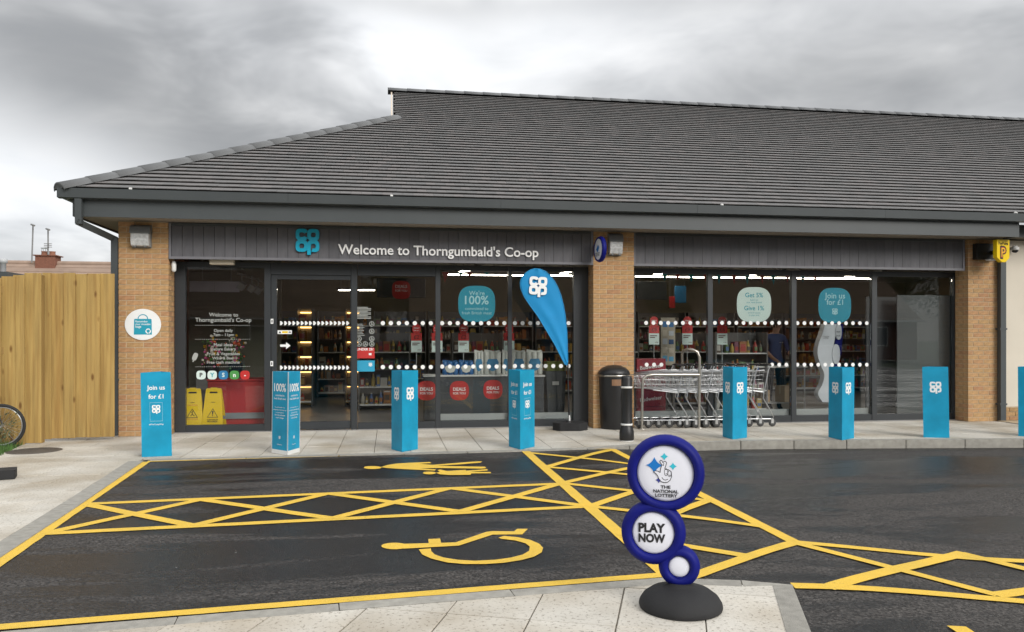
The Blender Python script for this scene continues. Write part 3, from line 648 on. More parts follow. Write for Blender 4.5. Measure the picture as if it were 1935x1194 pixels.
for r in range(NR):
    up = r * GA
    if up > L_tot - .04: break
    t = up * cp_; y, z = YE + t, ZE + up * sp_
    xs0 = XH + t + .02 if t < HT else XG - .012
    off = (r % 2) * TW / 2 + random.uniform(-.012, .012); k0 = math.floor((xs0 - XH) / TW)
    wob = random.uniform(-.004, .004)
    for k in range(k0, int((XRE - XH) / TW)):
        xa = XH + k * TW + off; xb = xa + TW
        if xb < xs0 + .02: continue
        vis = xb < Xat(1960, y)
        if r < 3 and nt_ < 300 and xa >= xs0 and vis:
            o = link('roof_tile', tv[random.randrange(3)], rf, (xa - XH, y - YE, z - ZE), (pitch, 0, 0)); nt_ += 1
        else:
            xa2 = max(xa, xs0); w_ = xb - xa2; j = random.gauss(0, .0004)
            vs = tile_verts(w_, .035 + j, ln=min(GA * 1.06, L_tot - up), tilt=random.gauss(0, .0006)); T = Matrix.Translation((xa2, y + random.gauss(0, .0006), z)) @ Rp
            field.add([T @ Vector(v) for v in vs], TF)
setp(field.build('tile_courses', TILE, rf), kind='stuff')
def cap_tile(ln, r=.115, drop=.03, wide=1.12):
    m = MB(); n = 7; vs = []
    for x, rr in ((0, r * 1.06), (ln * .94, r), (ln * 1.04, r * .97)):
        for k in range(n):
            a = math.pi * (.08 + .84 * k / (n - 1)); vs.append((x, rr * math.cos(a) * wide, rr * math.sin(a) * .95 - drop))
    vs2 = [(v[0], v[1] * .86, v[2] - .018) for v in vs]; m.add(vs + vs2, [(i * n + k, i * n + k + 1, (i + 1) * n + k + 1, (i + 1) * n + k) for i in range(2) for k in range(n - 1)] + [(k, k + 3 * n, k + 1 + 3 * n, k + 1) for k in range(n - 1)], 0, True)
    return m.data('ridge_tile', RIDGE)
ct = cap_tile(.45, .135, .055, 1.25); ht_ = cap_tile(.41, .135, .072, 1.15)
k = 0; x = XG - .12
while x < Xat(1960, YR): link('ridge_tile', ct, rf, (x - XH, YR - YE, ZR - ZE + .005), (0, 0, 0)); x += .437
hv = Vector((1, 1, SL)).normalized(); nh = int(Vector((HT, HT, HT * SL)).length / .40) + 1
hup = (Vector((0, 0, 1)) - hv * hv.z).normalized(); hy = hup.cross(hv); he = Matrix((hv, hy, hup)).transposed().to_euler()
for i in range(nh):
    p = hv * (i * .40 - .05); link('hip_tile', ht_, rf, (p.x, p.y, p.z + .025), he)
_hb = MB(); _a = Vector((XH, YE, ZE)) + hv * .02; _b = Vector((XH, YE, ZE)) + hv * (nh * .40 - .1); _hb.tube([_a + Vector((0, 0, .0)), _b + Vector((0, 0, .0))], .062, 8); _hb.build('hip_mortar', RIDGE, rf)
# end cap that closes the hip at the gutter
T = Matrix.Translation(Vector((XH, YE, ZE)) + hv * -.05 + Vector((0, 0, .02))) @ Matrix((hv, hy, hup)).transposed().to_4x4()
MB().add([T @ Vector((.004, .12 * math.cos(math.pi * (.06 + .88 * q / 8)), .105 * math.sin(math.pi * (.06 + .88 * q / 8)) - .035)) for q in range(9)], [tuple(range(9))]).build('hip_end', RIDGE, rf)
# ------------------------------------------------------------------ boarded sign bands
def sign_band(x0, x1, z0, z1, yb, npl):
    s = empty('sign_band', (x0, yb, z0), parent=store)
    MB().box(x0 + .02, x1 - .02, yb + .02, yb + .05, z0, z1).build('backing', FRAME, s)
    t = .035
    MB().box(x0, x1, yb - .022, yb + .019, z0 - .002, z0 + t).build('trim', TRIM, s)
    for a in (x0, x1 - t): MB().box(a, a + t, yb - .020, yb + .018, z0 + t + .001, z1).build('trim', TRIM, s)
    MB().box(x0 + t, x1 - t, yb - .018, yb + .018, z1 - .04, z1 - .001).build('trim', GREY, s)
    wd = (x1 - x0 - 2 * t) / npl; me = MB().box(.0022, wd - .0022, -.006, .018, t + .001, z1 - z0 - .041).data('plank', PLANK)
    for i in range(npl):
        o = link('plank', me, s, (t + i * wd, random.uniform(-.0012, .0012), 0)); 
        if i == 0: bevel(o, .003, 1)
    return s
sb1 = sign_band(PX[0][1] + .004, PX[1][0] - .002, 2.555, 3.075, Y0 + .01, 42)
sb2 = sign_band(PX[1][1] + .004, PX[2][0] - .03, 2.555, 3.075, Y0 + .06, 36)
YS = Y0 - .001
p1, p2 = onY(639, 481, YS), onY(1017, 484.5, YS)
lt = MB(); tT = FRONT((p1 + p2) / 2)
put_text(lt, "Welcome to Thorngumbald's Co-op", tT, width=p2.x - p1.x, bold=.014, ext=.022); lt.build('lettering', LETTER, sb1)
c = onY(581.5, 457.5, YS); lg = MB(); put_logo(lg, FRONT(c), (onY(604, 0, YS).x - onY(559.5, 0, YS).x) / 1.02, ext=.035); lg.build('logo_letters', CYAN, sb1)
# ------------------------------------------------------------------ shopfront glazing
def bar(parent, xa, xb, za, zb, ya=YW - .02, yb=YW + .06, name='frame_bar'): return MB().box(xa, xb, ya, yb, za, zb).build(name, FRAME, parent)
def pane(parent, xa, xb, za, zb, y=YW + .02):
    return MB().box(xa + .001, xb - .001, y, y + .008, za + .001, zb - .001).build('pane', GLASS, parent)
X = lambda px: Xat(px, YW)
ZH = 2.545
sf = empty('shopfront', (X(340), YW, 0), parent=store)
xl = PX[0][1] + .002
bar(sf, xl, X(333), 0, ZH, Y0 + .32, YW + .08); bar(sf, X(333) + .002, X(351), 0, ZH)
wx = [(351, 500), (676, 823), (832, 960), (967, 1083)]
bar(sf, X(500), X(512), 0, ZH, YW - .03, YW + .07); bar(sf, X(664), X(675), 0, ZH, YW - .03, YW + .07)
bar(sf, X(823), X(832), 0, ZH); bar(sf, X(960), X(967), 0, ZH); bar(sf, X(1083), PX[1][0] - .003, 0, ZH, YW - .04, YW + .07)
for a, b in wx:
    lo, hi = .115, (2.37 if a == 676 else 2.47)
    bar(sf, X(a) + .002, X(b) - .002, .0, lo, YW - .012, YW + .055); bar(sf, X(a) + .002, X(b) - .002, hi, ZH, YW - .012, YW + .055)
    pane(sf, X(a), X(b), lo, hi)
# sliding door
dr = empty('sliding_door', (X(513), YW, 0), parent=store)
da, db = X(512) + .004, X(664) - .004
yd = YW + .075
MB().box(da, db, YW - .03, YW + .06, 2.37, ZH).build('door_header', FRAME, dr)
for a, b in ((da, X(523)), (db - .012, db)): MB().box(a, b, YW - .005, YW + .045, .02, 2.368).build('stile', FRAME, dr)
MB().box(X(523) + .001, db - .013, YW - .004, YW + .044, .02, .14).build('bottom_rail', FRAME, dr)
MB().box(X(523) + .001, db - .013, YW - .004, YW + .044, 2.30, 2.367).build('top_rail', FRAME, dr)
pane(dr, X(523) + .001, db - .013, .14, 2.30)
def decal(mats, parent, fn, name='decal'):
    m = MB(); fn(m); return m.build(name, mats, parent)
_dm = MB(); disc(_dm, Matrix(), .033, 16); DOT = _dm.data('dot', WHITE)
_dm = MB(); put_poly(_dm, [(-.022, -.031), (-.003, -.031), (.025, 0), (-.003, .031), (-.022, .031)], Matrix()); ARROW = _dm.data('arrow_dot', WHITE)
def dotset(parent, pts, me, name):
    for p in pts: link(name, me, parent, p - ORG[parent.name], (R(90), 0, 0))
YD = YW + .017      # just in front of the panes
def arrows(m):
    for y in (610.5, 694.5):
        for i in range(17):
            m.append(onY(532 + i * 7.82, y, YD))
_p = []; arrows(_p); dotset(dr, _p, ARROW, 'arrow_dot')
def arrow_big(m):
    T = FRONT(onY(539, 653, YD)); put_poly(m, [(-.075, -.018), (.012, -.018), (.012, -.052), (.078, 0), (.012, .052), (.012, .018), (-.075, .018)], T)
decal(WHITE, dr, arrow_big)
def caution(m):
    T = FRONT(onY(538, 627.5, YD)); put_poly(m, [(-.105, -.028), (.105, -.028), (.105, .028), (-.105, .028)], T, 0)
    T2 = T @ Matrix.Translation((0, 0, .0008)); put_poly(m, [(-.09, -.016), (-.07, .016), (-.05, -.016)], T2, 1); put_poly(m, [(-.038, -.015), (.045, -.015), (.045, .015), (-.038, .015)], T2, 2)
    put_poly(m, [(.055, -.006), (.075, -.006), (.075, -.016), (.095, 0), (.075, .016), (.075, .006), (.055, .006)], T2, 1)
decal([WHITE, PRINTBLK, YELSIGN], dr, caution)
def grips(m):
    for x, y in ((514, 607), (513.5, 687)):
        T = FRONT(onY(x, y, YW - .034)); put_poly(m, [(-.02, -.038), (.02, -.038), (.02, .038), (-.02, .038)], T, 0); put_poly(m, [(-.008, -.02), (.008, -.02), (.008, .02), (-.008, .02)], T @ Matrix.Translation((0, 0, .001)), 1)
decal([WHITE, PRINTBLK], dr, grips, 'door_label')
def dots(xs_, ys_):
    def f(m):
        for y in ys_:
            for x in xs_: m.append(onY(x, y, YD))
    return f
rng = lambda a, b, s: [a + i * s for i in range(int((b - a) / s) + 1)]
_p = []; dots(rng(723.5, 820, 15.1), (610.5, 693.5))(_p); dotset(sf, _p, DOT, 'dot'); _p = []; dots(rng(835.5, 958, 14.7), (610.5, 692.5))(_p); dotset(sf, _p, DOT, 'dot'); _p = []; dots(rng(973, 1082, 14.5), (610.5, 691.5))(_p); dotset(sf, _p, DOT, 'dot')
# second shopfront
XB = lambda px: Xat(px, YW)
s2 = empty('shopfront', (XB(1200), YW, 0), parent=store)
xa0 = PX[1][1] + .003
bar(s2, xa0, XB(1200), 0, ZH, Y0 + .33, YW + .07)
w2 = [(1201, 1337), (1346, 1495), (1504, 1647), (1656, 1800)]
for a, b in ((1337, 1346), (1495, 1504), (1647, 1656)): bar(s2, XB(a), XB(b), 0, ZH)
bar(s2, XB(1800), PX[2][0] - .003, 0, ZH, YW - .03, YW + .07)
for a, b in w2:
    bar(s2, XB(a) + .002, XB(b) - .002, 0, .12, YW - .012, YW + .055); bar(s2, XB(a) + .002, XB(b) - .002, 2.46, ZH, YW - .012, YW + .055); pane(s2, XB(a), XB(b), .12, 2.46)
_p = []; dots(rng(1221, 1335, 13.9), (610,))(_p); dotset(s2, _p, DOT, 'dot'); _p = []; dots(rng(1351, 1494, 13.5), (610,))(_p); dotset(s2, _p, DOT, 'dot'); _p = []; dots(rng(1507, 1642, 13.1), (610.5,))(_p); dotset(s2, _p, DOT, 'dot')
_p = []; dots(rng(1222, 1260, 13.9) + rng(1459, 1494, 13.5) + rng(1507, 1642, 13.1), (689,))(_p); dotset(s2, _p, DOT, 'dot')
# grey blanking panel behind the last pane
pb = onY(1691, 560, YW + .12)
MB().box(pb.x, XB(1803), YW + .058, YW + .085, .1, Zat(1740, 558, YW + .1)).build('blanking_panel', mat('blanking_grey', (.10, .108, .110), .8, var=.06, nscale=2), s2)
MB().box(XB(1657), XB(1799), YW + .30, YW + .34, .1, Zat(1740, 558, YW + .1) - .02).build('blanking_panel', FRAME, s2)
for a, b in ((833, 1083), (1203, 1645)): MB().box(XB(a), XB(b), YW + .065, YW + .10, .12, .22).build('window_upstand', mat('upstand_grey', (.34, .36, .36), .5), store)
# downpipes
def pipe(pts, wx_=.075, wy=.06, clips=()):
    d = MB(); P = [Vector(p) for p in pts]
    for i in range(len(P) - 1):
        a, b = P[i], P[i + 1]; t = (b - a).normalized(); sx = Vector((0, 1, 0)); q = t.cross(sx).normalized()
        e = t * .02; a2, b2 = a - (e if i else 0 * e), b + (e if i < len(P) - 2 else 0 * e); k = .0015 * i
        vs = [c_ + q * (u * (wx_ / 2 + k)) + sx * (v * (wy / 2 + k)) for c_ in (a2, b2) for u, v in ((-1, -1), (1, -1), (1, 1), (-1, 1))]
        d.add(vs, [(0, 1, 5, 4), (1, 2, 6, 5), (2, 3, 7, 6), (3, 0, 4, 7), (0, 3, 2, 1), (4, 5, 6, 7)])
    for z in clips:
        c_ = P[-1]; d.box(c_.x - wx_ / 2 - .018, c_.x + wx_ / 2 + .018, c_.y - wy / 2 - .004, c_.y + wy / 2 + .03, z, z + .03)
    return d.build('downpipe', GREY, store)
yp = Y0 + .02
dp0 = onY(149, 402, YG + .06); xp = XL - .05
pipe([(dp0.x, YG + .06, 3.29), (dp0.x, YG + .07, Zat(149, 420, YG + .06)), (xp, yp, Zat(216, 452, yp)), (xp, yp, .02)], .085, .07, (.8, 1.9))
xd = Xat(1893, Y0 - .06); pipe([(xd, Y0 - .06, 3.06), (xd, Y0 - .06, .02)], .10, .08, (.28, 1.55))

# ------------------------------------------------------------------ inside the shop
pr = random.Random(11)
def shelf_unit(wd, ht, nsh, pm, dens=1., depth=.42, warm=False):
    u = empty('shelving_unit', (0, 0, 0), .0001)
    MB().box(0, wd, depth - .02, depth, 0, ht).build('back_panel', SHELF, u, True)
    for x in (0, wd - .025): MB().box(x, x + .025, 0, depth - .021, 0, ht).build('upright', SHELF, u, True)
    pm_ = MB()
    for k in range(nsh):
        z = .12 + k * (ht - .15) / nsh
        MB().box(.026, wd - .026, .0, depth - .022, z - .02, z).build('shelf', WHITEP if k % 2 else SHELF, u, True)
        if warm: MB().box(.04, wd - .04, depth - .06, depth - .03, z + (ht - .15) / nsh - .05, z + (ht - .15) / nsh - .03).build('light_strip', WARM, u, True)
        x = .04; hmax = (ht - .15) / nsh - .06
        while x < wd - .1:
            bw = pr.uniform(.045, .15); bh = pr.uniform(.45, .98) * hmax
            if x + bw > wd - .04: break
            yy = .02 + pr.uniform(0, .06); kd = pr.random()
            if kd < .38:        # a bottle or jar
                rr = min(bw * .46, .04); pm_.lathe([(rr, 0), (rr, bh * .62), (rr * .45, bh * .78), (rr * .45, bh * .92)], 7, Matrix.Translation((x + bw / 2, yy + rr, z + .001))); pm_.lathe([(rr * .5, bh * .921), (rr * .5, bh)], 6, Matrix.Translation((x + bw / 2, yy + rr, z + .001)))
                pm_.box(x + bw / 2 - rr * .7, x + bw / 2 + rr * .7, yy - .003, yy + .01, z + bh * .18, z + bh * .5)
            elif kd < .93:      # a carton with a label
                pm_.box(x, x + bw - .006, yy, .25, z + .001, z + bh); pm_.box(x + bw * .12, x + bw * .8, yy - .003, yy - .0005, z + bh * pr.uniform(.12, .3), z + bh * pr.uniform(.5, .85))
                if pr.random() < .5: pm_.box(x + bw * .1, x + bw * .85, yy - .003, yy - .0005, z + bh * .88, z + bh * .97)
            x += bw
    setp(pm_.build('products', pm, u, True), kind='stuff')
    for k in range(nsh): MB().box(.03, wd - .03, -.006, -.001, .12 + k * (ht - .15) / nsh - .03, .12 + k * (ht - .15) / nsh + .006).build('price_strip', PALE if k % 2 else WHITEP, u, True); return u
protos = [shelf_unit(1.25, 2.05, 6, PRODM), shelf_unit(1.25, 2.05, 6, PRODW), shelf_unit(1.0, 1.5, 4, PRODM), shelf_unit(.32, 2.0, 6, PRODW, warm=True)]
def place(k, x, y, rz, label, first=[1, 1, 1, 1]):
    o = protos[k] if first[k] else copy_tree(protos[k]); first[k] = 0
    o.location = (x, y, .013); o.rotation_euler = (0, 0, rz); setp(o, label, 'shelf', 'stocked shelves inside the shop'); return o
names = ['left of the door arrow', 'behind the door glass', 'beside the red age notice', 'behind the middle price card', 'behind the round meat poster', 'behind the leaning feather flag', 'left of the middle brick pillar',
         'behind the leftmost nine pound card', 'above the steel hoop', 'behind the pale round poster', 'behind the person in blue', 'behind the join us poster']
ys_ = 19.2
for i, nm in enumerate(names):
    x = -3.0 + i * 1.31
    place(1 if i in (1, 4, 5, 9, 10) else 0, x, ys_, 0, 'tall stocked shelf at the back wall, ' + nm)
place(3, onY(560, 700, 16.6).x, 16.6, 0, 'narrow warm lit bakery shelf seen left of centre through the sliding door')
place(3, onY(651, 700, 16.6).x, 16.6, 0, 'narrow warm lit bakery shelf at the right edge of the sliding door')
place(2, 3.9, 15.2, 0, 'low shelf of mixed goods behind the nine pound cards'); place(2, 5.4, 15.0, 0, 'low shelf of mixed goods left of the person in blue')
place(2, -.6, 15.6, 0, 'low shelf of mixed goods behind the red notice on the glass'); place(2, 1.2, 15.4, 0, 'low shelf of mixed goods behind the middle price card')
# ceiling lights: long strips parallel to the front and a few across it
def strip_light(a, b, label):
    A, B = Vector(a), Vector(b); d = (B - A).normalized(); q = Vector((-d.y, d.x, 0)); t = empty('ceiling_light', (A + B) / 2, label=label, cat='ceiling light', group='strip lights in the shop')
    m = MB()
    def bx_(m, w_, z0, z1, e=0):
        vs = [p + q * (s_ * w_) + Vector((0, 0, z)) for z in (z0, z1) for p, s_ in ((A - d * e, -1), (B + d * e, -1), (B + d * e, 1), (A - d * e, 1))]
        m.add(vs, [(0, 3, 2, 1), (4, 5, 6, 7), (0, 1, 5, 4), (1, 2, 6, 5), (2, 3, 7, 6), (3, 0, 4, 7)]); return m
    bx_(MB(), .05, .021, .07, .02).build('housing', SHELF, t); bx_(MB(), .018, 0, .02).build('tube', TUBE, t)
    MB().tube([A.lerp(B, .2) + Vector((0, 0, .071)), A.lerp(B, .2) + Vector((0, 0, 2.99 - A.z))], .006, 5).build('hanger', SHELF, t); MB().tube([A.lerp(B, .8) + Vector((0, 0, .071)), A.lerp(B, .8) + Vector((0, 0, 2.99 - A.z))], .006, 5).build('hanger', SHELF, t)
def sl(x0, y0, x1, y1, Ya, Yb, label): strip_light(onY(x0, y0, Ya), onY(x1, y1, Yb), label)
sl(838, 519.5, 957, 521, 16.2, 16.2, 'long ceiling strip light above the round blue poster'); sl(968, 521, 1088, 522, 16.2, 16.2, 'long ceiling strip light behind the feather flag')
sl(1200, 523, 1334, 525, 16.2, 16.2, 'long ceiling strip light behind the leftmost pane of the right shopfront'); sl(1348, 525, 1494, 526, 16.2, 16.2, 'long ceiling strip light above the pale round poster'); sl(1506, 526.5, 1645, 527.5, 16.2, 16.2, 'long ceiling strip light above the right blue poster')
sl(869, 515, 904, 508.5, 15.2, 14.2, 'short angled ceiling light above the round blue poster'); sl(1060, 518, 1080, 514, 15.2, 14.6, 'short angled ceiling light right of the feather flag')
sl(1236, 520, 1292, 513, 15.6, 14.2, 'angled ceiling light in the leftmost pane of the right shopfront'); sl(1418, 521, 1480, 514.5, 15.6, 14.4, 'angled ceiling light above the pale round poster'); sl(1597, 524, 1670, 517, 15.8, 14.4, 'angled ceiling light above the right blue poster')
sl(640, 549, 662, 549, 18.2, 18.2, 'small warm ceiling light seen through the sliding door'); sl(677, 549, 708, 549, 18.2, 18.2, 'small warm ceiling light above the red notice')
# hanging signs
def hang(px0, py0, px1, py1, Y, m, label, extra=None):
    a, b = onY(px0, py1, Y), onY(px1, py0, Y); t = empty('hanging_sign', ((a.x + b.x) / 2, Y, a.z), label=label, cat='sign')
    bevel(MB().box(a.x, b.x, Y, Y + .03, a.z, b.z).build('board', m, t), .01)
    for k in (.15, .85):
        x = a.x + (b.x - a.x) * k; MB().tube([(x, Y + .015, b.z), (x, Y + .015, 2.995)], .004, 5).build('wire', SHELF, t)
    if extra:
        mm = MB(); extra(mm, FRONT(((a.x + b.x) / 2, Y - .002, (a.z + b.z) / 2))); mm.build('print', [RED, WHITE, PALET], t)
DARKB = mat('dark_board', (.03, .032, .034), .6)
def red_round(m, T):
    put_poly(m, sup(0, -.04, .17, .17), T, 0); put_text(m, 'DEALS', T @ Matrix.Translation((0, 0, .001)), width=.22, mi=1); put_text(m, 'FOR YOU', T @ Matrix.Translation((0, 0, .001)), width=.22, mi=1, y=-.07)
hang(712, 526, 804, 562, 15.0, DARKB, 'dark hanging board with a red deals disc above the second pane', red_round)
hang(1204, 532, 1260, 566, 16.0, DARKB, 'dark hanging board in the leftmost pane of the right shopfront')
hang(1275, 540, 1297, 572, 15.0, mat('blue_board', (.02, .14, .30), .6), 'small blue hanging poster in the right shopfront')
hang(1265, 560, 1276, 582, 15.0, RED, 'small red hanging tag beside the blue poster')
# pale sign board and track spotlights in the left pane
a = onY(358, 551, 13.6); b = onY(452, 532, 13.6)
st = empty('lilac_sign', (a.x, 13.6, a.z), label='pale lilac sign strip high in the left pane', cat='sign')
mid = (a.x + b.x) / 2; LIL = mat('lilac_board', (.34, .33, .40), .6, var=.06)
MB().box(a.x, mid - .004, 13.6, 13.62, a.z, b.z).build('panel', LIL, st); MB().box(mid + .004, b.x, 13.6, 13.62, a.z, b.z).build('panel', LIL, st)
for i in range(2): x = a.x + .2 + i * .45; MB().tube([(x, 13.61, b.z), (x, 13.61, 2.995)], .004, 5).build('wire', SHELF, st)
tk0, tk1 = onY(447, 516, 13.3), onY(496, 532, 13.9); tr = empty('spotlight_track', tk0, label='ceiling track with three grey spotlights in the left pane', cat='spotlights')
MB().tube([tk0, tk1], .018, 6).build('track', SHELF, tr)
for i, (x, y) in enumerate(((457, 540), (476, 544), (488, 548))):
    p = onY(x, y, 13.3 + i * .22); T = Matrix.Translation(p) @ Matrix.Rotation(R(35), 4, 'Y') @ Matrix.Rotation(R(20), 4, 'X')
    h = MB().cbox((0, 0, 0), .10, .10, .12, 0, None); h2 = MB().add([T @ Vector(v) for v in h.v], h.f); h2.tube([p + Vector((0, 0, .05)), p + Vector((0, 0, .2))], .01, 6); bevel(h2.build('spotlight', LAMPH, tr), .01)
# dark partition behind the left pane, flowers
MB().box(XL + .35, X(494), 14.6, 14.66, 0, 2.95).build('partition_wall', mat('partition_olive', (.10, .095, .07), .8, var=.1, nscale=1), store)
FL = multi('flower_mix', [(.6, .35, .02), (.65, .12, .05), (.7, .65, .55), (.08, .18, .05), (.06, .14, .04), (.55, .10, .25)])
for nm, x, y, lab in (('flower_bucket', 400, 640, 'bucket of yellow and orange flowers behind the opening hours'), ('flower_bucket', 445, 655, 'bucket of flowers below the opening hours, nearer the door')):
    p = onY(x, y, 13.7); t = empty('flower_bucket', (p.x, 13.7, .012), label=lab, cat='flowers', group='cut flowers in the left pane')
    MB().box(p.x - .2, p.x + .2, 13.5, 13.9, .013, .75).build('stand', SHELF, t); MB().lathe([(.09, 0), (.12, .25), (.115, .25), (.10, .03)], 14, Matrix.Translation((p.x, 13.7, .75))).build('bucket', RUBBER, t)
    fm = MB()
    for k in range(70):
        a_, r_ = pr.uniform(0, 6.28), pr.uniform(0, .17); c = Vector((p.x + r_ * math.cos(a_), 13.7 + r_ * math.sin(a_), 1.05 + pr.uniform(0, .45) - r_)); s_ = pr.uniform(.015, .04)
        fm.cbox(c, s_, s_, s_, 0, Matrix.Rotation(pr.uniform(0, 3), 4, 'X') @ Matrix.Rotation(pr.uniform(0, 3), 4, 'Z'))
        if k % 4 == 0: fm.tube([(p.x, 13.7, .8), c], .003, 4)
    setp(fm.build('blooms', FL, t), kind='stuff')
# red chest behind the left pane
a, b = onY(392, 800, 12.75), onY(499, 716, 12.75)
t = empty('red_chest', ((a.x + b.x) / 2, 13.0, .012), label='red chest standing behind the left pane beside the floor signs', cat='chest')
bevel(MB().box(a.x, b.x, 12.75, 13.3, .05, b.z - .03).build('body', REDBOX, t), .015); bevel(MB().box(a.x - .01, b.x + .01, 12.73, 13.32, b.z - .029, b.z).build('lid', REDBOX, t), .01)
MB().box(a.x, b.x, 12.72, 12.749, .17, .26).build('bumper', mat('grey_bumper', (.25, .27, .28), .5), t); MB().box(a.x + .03, b.x - .03, 12.78, 13.2, .013, .05).build('plinth', RUBBER, t)
# wet floor signs behind the glass
def floor_sign(x, yb, yt, Y, kind, label, lean):
    p = onY(x, yb, Y); H = .62; t = empty('floor_sign', (p.x, Y, .012), R(lean), label=label, cat='floor sign')
    out = [(-.165, 0), (-.075, 0), (-.06, .03), (.06, .03), (.075, 0), (.165, 0), (.115, H), (.10, H + .02), (-.10, H + .02), (-.115, H)]
    for sgn in (-1, 1):
        T = Matrix.Translation((0, 0, 0)) @ Matrix.Rotation(R(10 * -sgn), 4, 'X'); T = Matrix.Translation((0, sgn * .11, 0)) @ Matrix.Rotation(R(sgn * 9.5), 4, 'X')
        m = MB(); m.prism([T @ Vector((u, -.008, v)) for u, v in out], (T.to_3x3() @ Vector((0, .016, 0)))); o = m.build('panel', YELSIGN, t, True); bevel(o, .004)
        if sgn == -1:
            d = MB(); Tf = T @ Matrix.Translation((0, -.010, 0)) @ Matrix(((1, 0, 0, 0), (0, 0, -1, 0), (0, 1, 0, 0), (0, 0, 0, 1))); z = Tf @ Matrix.Translation((0, 0, .0008))
            put_poly(d, [(-.06, H - .055), (.06, H - .055), (.055, H - .03), (-.055, H - .03)], Tf, 0); put_text(d, 'rubber', Tf, width=.07, y=H - .20, mi=0)
            tri = [(-.075, .20), (.075, .20), (0, .33)]
            ribbon(d, tri, .008, Tf, 0 if kind else 0, True)
            if kind == 0:
                put_text(d, 'CAUTION', Tf, width=.14, y=H - .245, mi=1); put_text(d, 'WET FLOOR', Tf, width=.17, y=.165, mi=1)
                ribbon(d, [(-.02, .225), (.0, .25), (.005, .275), (-.02, .285)], .010, z, 0); ribbon(d, [(.0, .25), (.03, .225)], .010, z, 0); disc(d, z @ Matrix.Translation((.008, .295, 0)), .009, 10, 0)
            else:
                put_poly(d, [(-.007, .24), (.007, .24), (.012, .295), (-.012, .295)], z, 0); disc(d, z @ Matrix.Translation((0, .225, 0)), .008, 10, 0)
                put_text(d, 'CLEANING IN', Tf, width=.16, y=.155, mi=0, bold=.03); put_text(d, 'PROGRESS', Tf, width=.15, y=.125, mi=0, bold=.03)
            d.build('print', [PRINTBLK, ORANGE], t, True)
    bevel(MB().box(-.05, .05, -.02, .02, H - .02, H + .025).build('handle', YELSIGN, t, True), .008)
floor_sign(364.5, 806, 728, 12.66, 0, 'yellow caution wet floor sign, left of the pair behind the glass', 6)
floor_sign(404.5, 806, 728, 12.66, 1, 'yellow cleaning in progress sign, right of the pair behind the glass', -3)
# price cards on sticks
def price_card(x, yt, yb, Y, label, price, wd=None, base=.7):
    a, b = onY(x, yb, Y), onY(x, yt, Y); h = b.z - a.z; wd = wd or h * .38; t = empty('price_card', (a.x, Y, base), label=label, cat='price card', group='red and white price cards')
    cx = a.x; c = MB(); c.box(cx - wd / 2, cx + wd / 2, Y, Y + .006, a.z, a.z + h * .40, 1); c.box(cx - wd / 2, cx + wd / 2, Y, Y + .006, a.z + h * .4, a.z + h * .68, 0)
    c.prism([(p[0], Y, p[1]) for p in sup(cx, a.z + h * .83, wd * .40, h * .17, 2.3)], (0, .006, 0), 0); c.build('card', [RED, PALE], t)
    d = MB(); T = FRONT((cx, Y - .002, 0)); put_text(d, price, T, width=wd * .5, y=a.z + h * .47, mi=1); put_text(d, 'DEALS', T, width=wd * .5, y=a.z + h * .83, mi=0); put_text(d, 'FOR YOU', T, width=wd * .5, y=a.z + h * .75, mi=0)
    for k in range(2): put_poly(d, [(-wd * .4, a.z + h * (.30 - .06 * k)), (wd * (.3 - .2 * k), a.z + h * (.30 - .06 * k)), (wd * (.3 - .2 * k), a.z + h * (.33 - .06 * k)), (-wd * .4, a.z + h * (.33 - .06 * k))], T, 1)
    put_text(d, price + '.50', T, width=wd * .3, y=a.z + h * .06, x=wd * .25, mi=1); d.build('print', [WHITE, mat('dark_red_print', (.10, .01, .01), .6)], t)
    MB().tube([(cx, Y + .01, a.z + .02), (cx, Y + .01, base)], .006, 6).build('stick', mat('clear_stick', (.45, .48, .48), .3), t)
for x, yt, yb, lab, prc in ((787, 612, 665, 'red and white price card left of the dark mullion, second pane', '£2'), (826, 612, 665, 'red and white price card half hidden behind the mullion left of the blue poster', '£3'), (876, 612, 665, 'red and white price card right under the round blue poster', '£2'), (962, 612, 665, 'red and white price card split by the mullion near the feather flag', '£2'),
                            (1236, 598, 651, 'red and white price card leftmost in the right shopfront', '£9'), (1299, 598, 651, 'red and white price card above the steel hoop', '£9'), (1365, 598, 651, 'red and white price card nearest the pale round poster', '£6')):
    price_card(x, yt, yb, 12.95, lab, prc)
# low window counters with packs
def counter(px0, px1, ytop, Y, label, mcol):
    a, b = onY(px0, ytop, Y), onY(px1, ytop, Y); t = empty('window_counter', ((a.x + b.x) / 2, Y + .2, .012), label=label, cat='counter')
    bevel(MB().box(a.x, b.x, Y - .02, Y + .5, a.z - .025, a.z).build('top', WHITEP, t), .004); MB().box(a.x + .02, b.x - .02, Y, Y + .46, .05, a.z - .026).build('front_panel', mcol, t); MB().box(a.x + .05, b.x - .05, Y + .04, Y + .42, .013, .05).build('plinth', RUBBER, t); return a.z
DG = mat('counter_dark', (.05, .055, .06), .6, var=.08)
zc1 = counter(800, 1000, 709, 12.72, 'low dark counter with red deals discs under the packs', DG)
def deal_disc(x, y, lab):
    c = onY(x, y, 12.712); t = empty('deals_disc', c, label=lab, cat='sticker', group='red deals discs on the counter')
    r_ = .155; MB().prism([(c.x + u, 12.712, c.z + v) for u, v in sup(0, 0, r_, r_, 2.6)], (0, .006, 0)).build('disc', RED, t); d = MB(); T = FRONT((c.x, 12.710, c.z)); put_text(d, 'DEALS', T, width=.20, y=.0, bold=.02); put_text(d, 'FOR YOU', T, width=.20, y=-.06); d.build('lettering', WHITE, t)
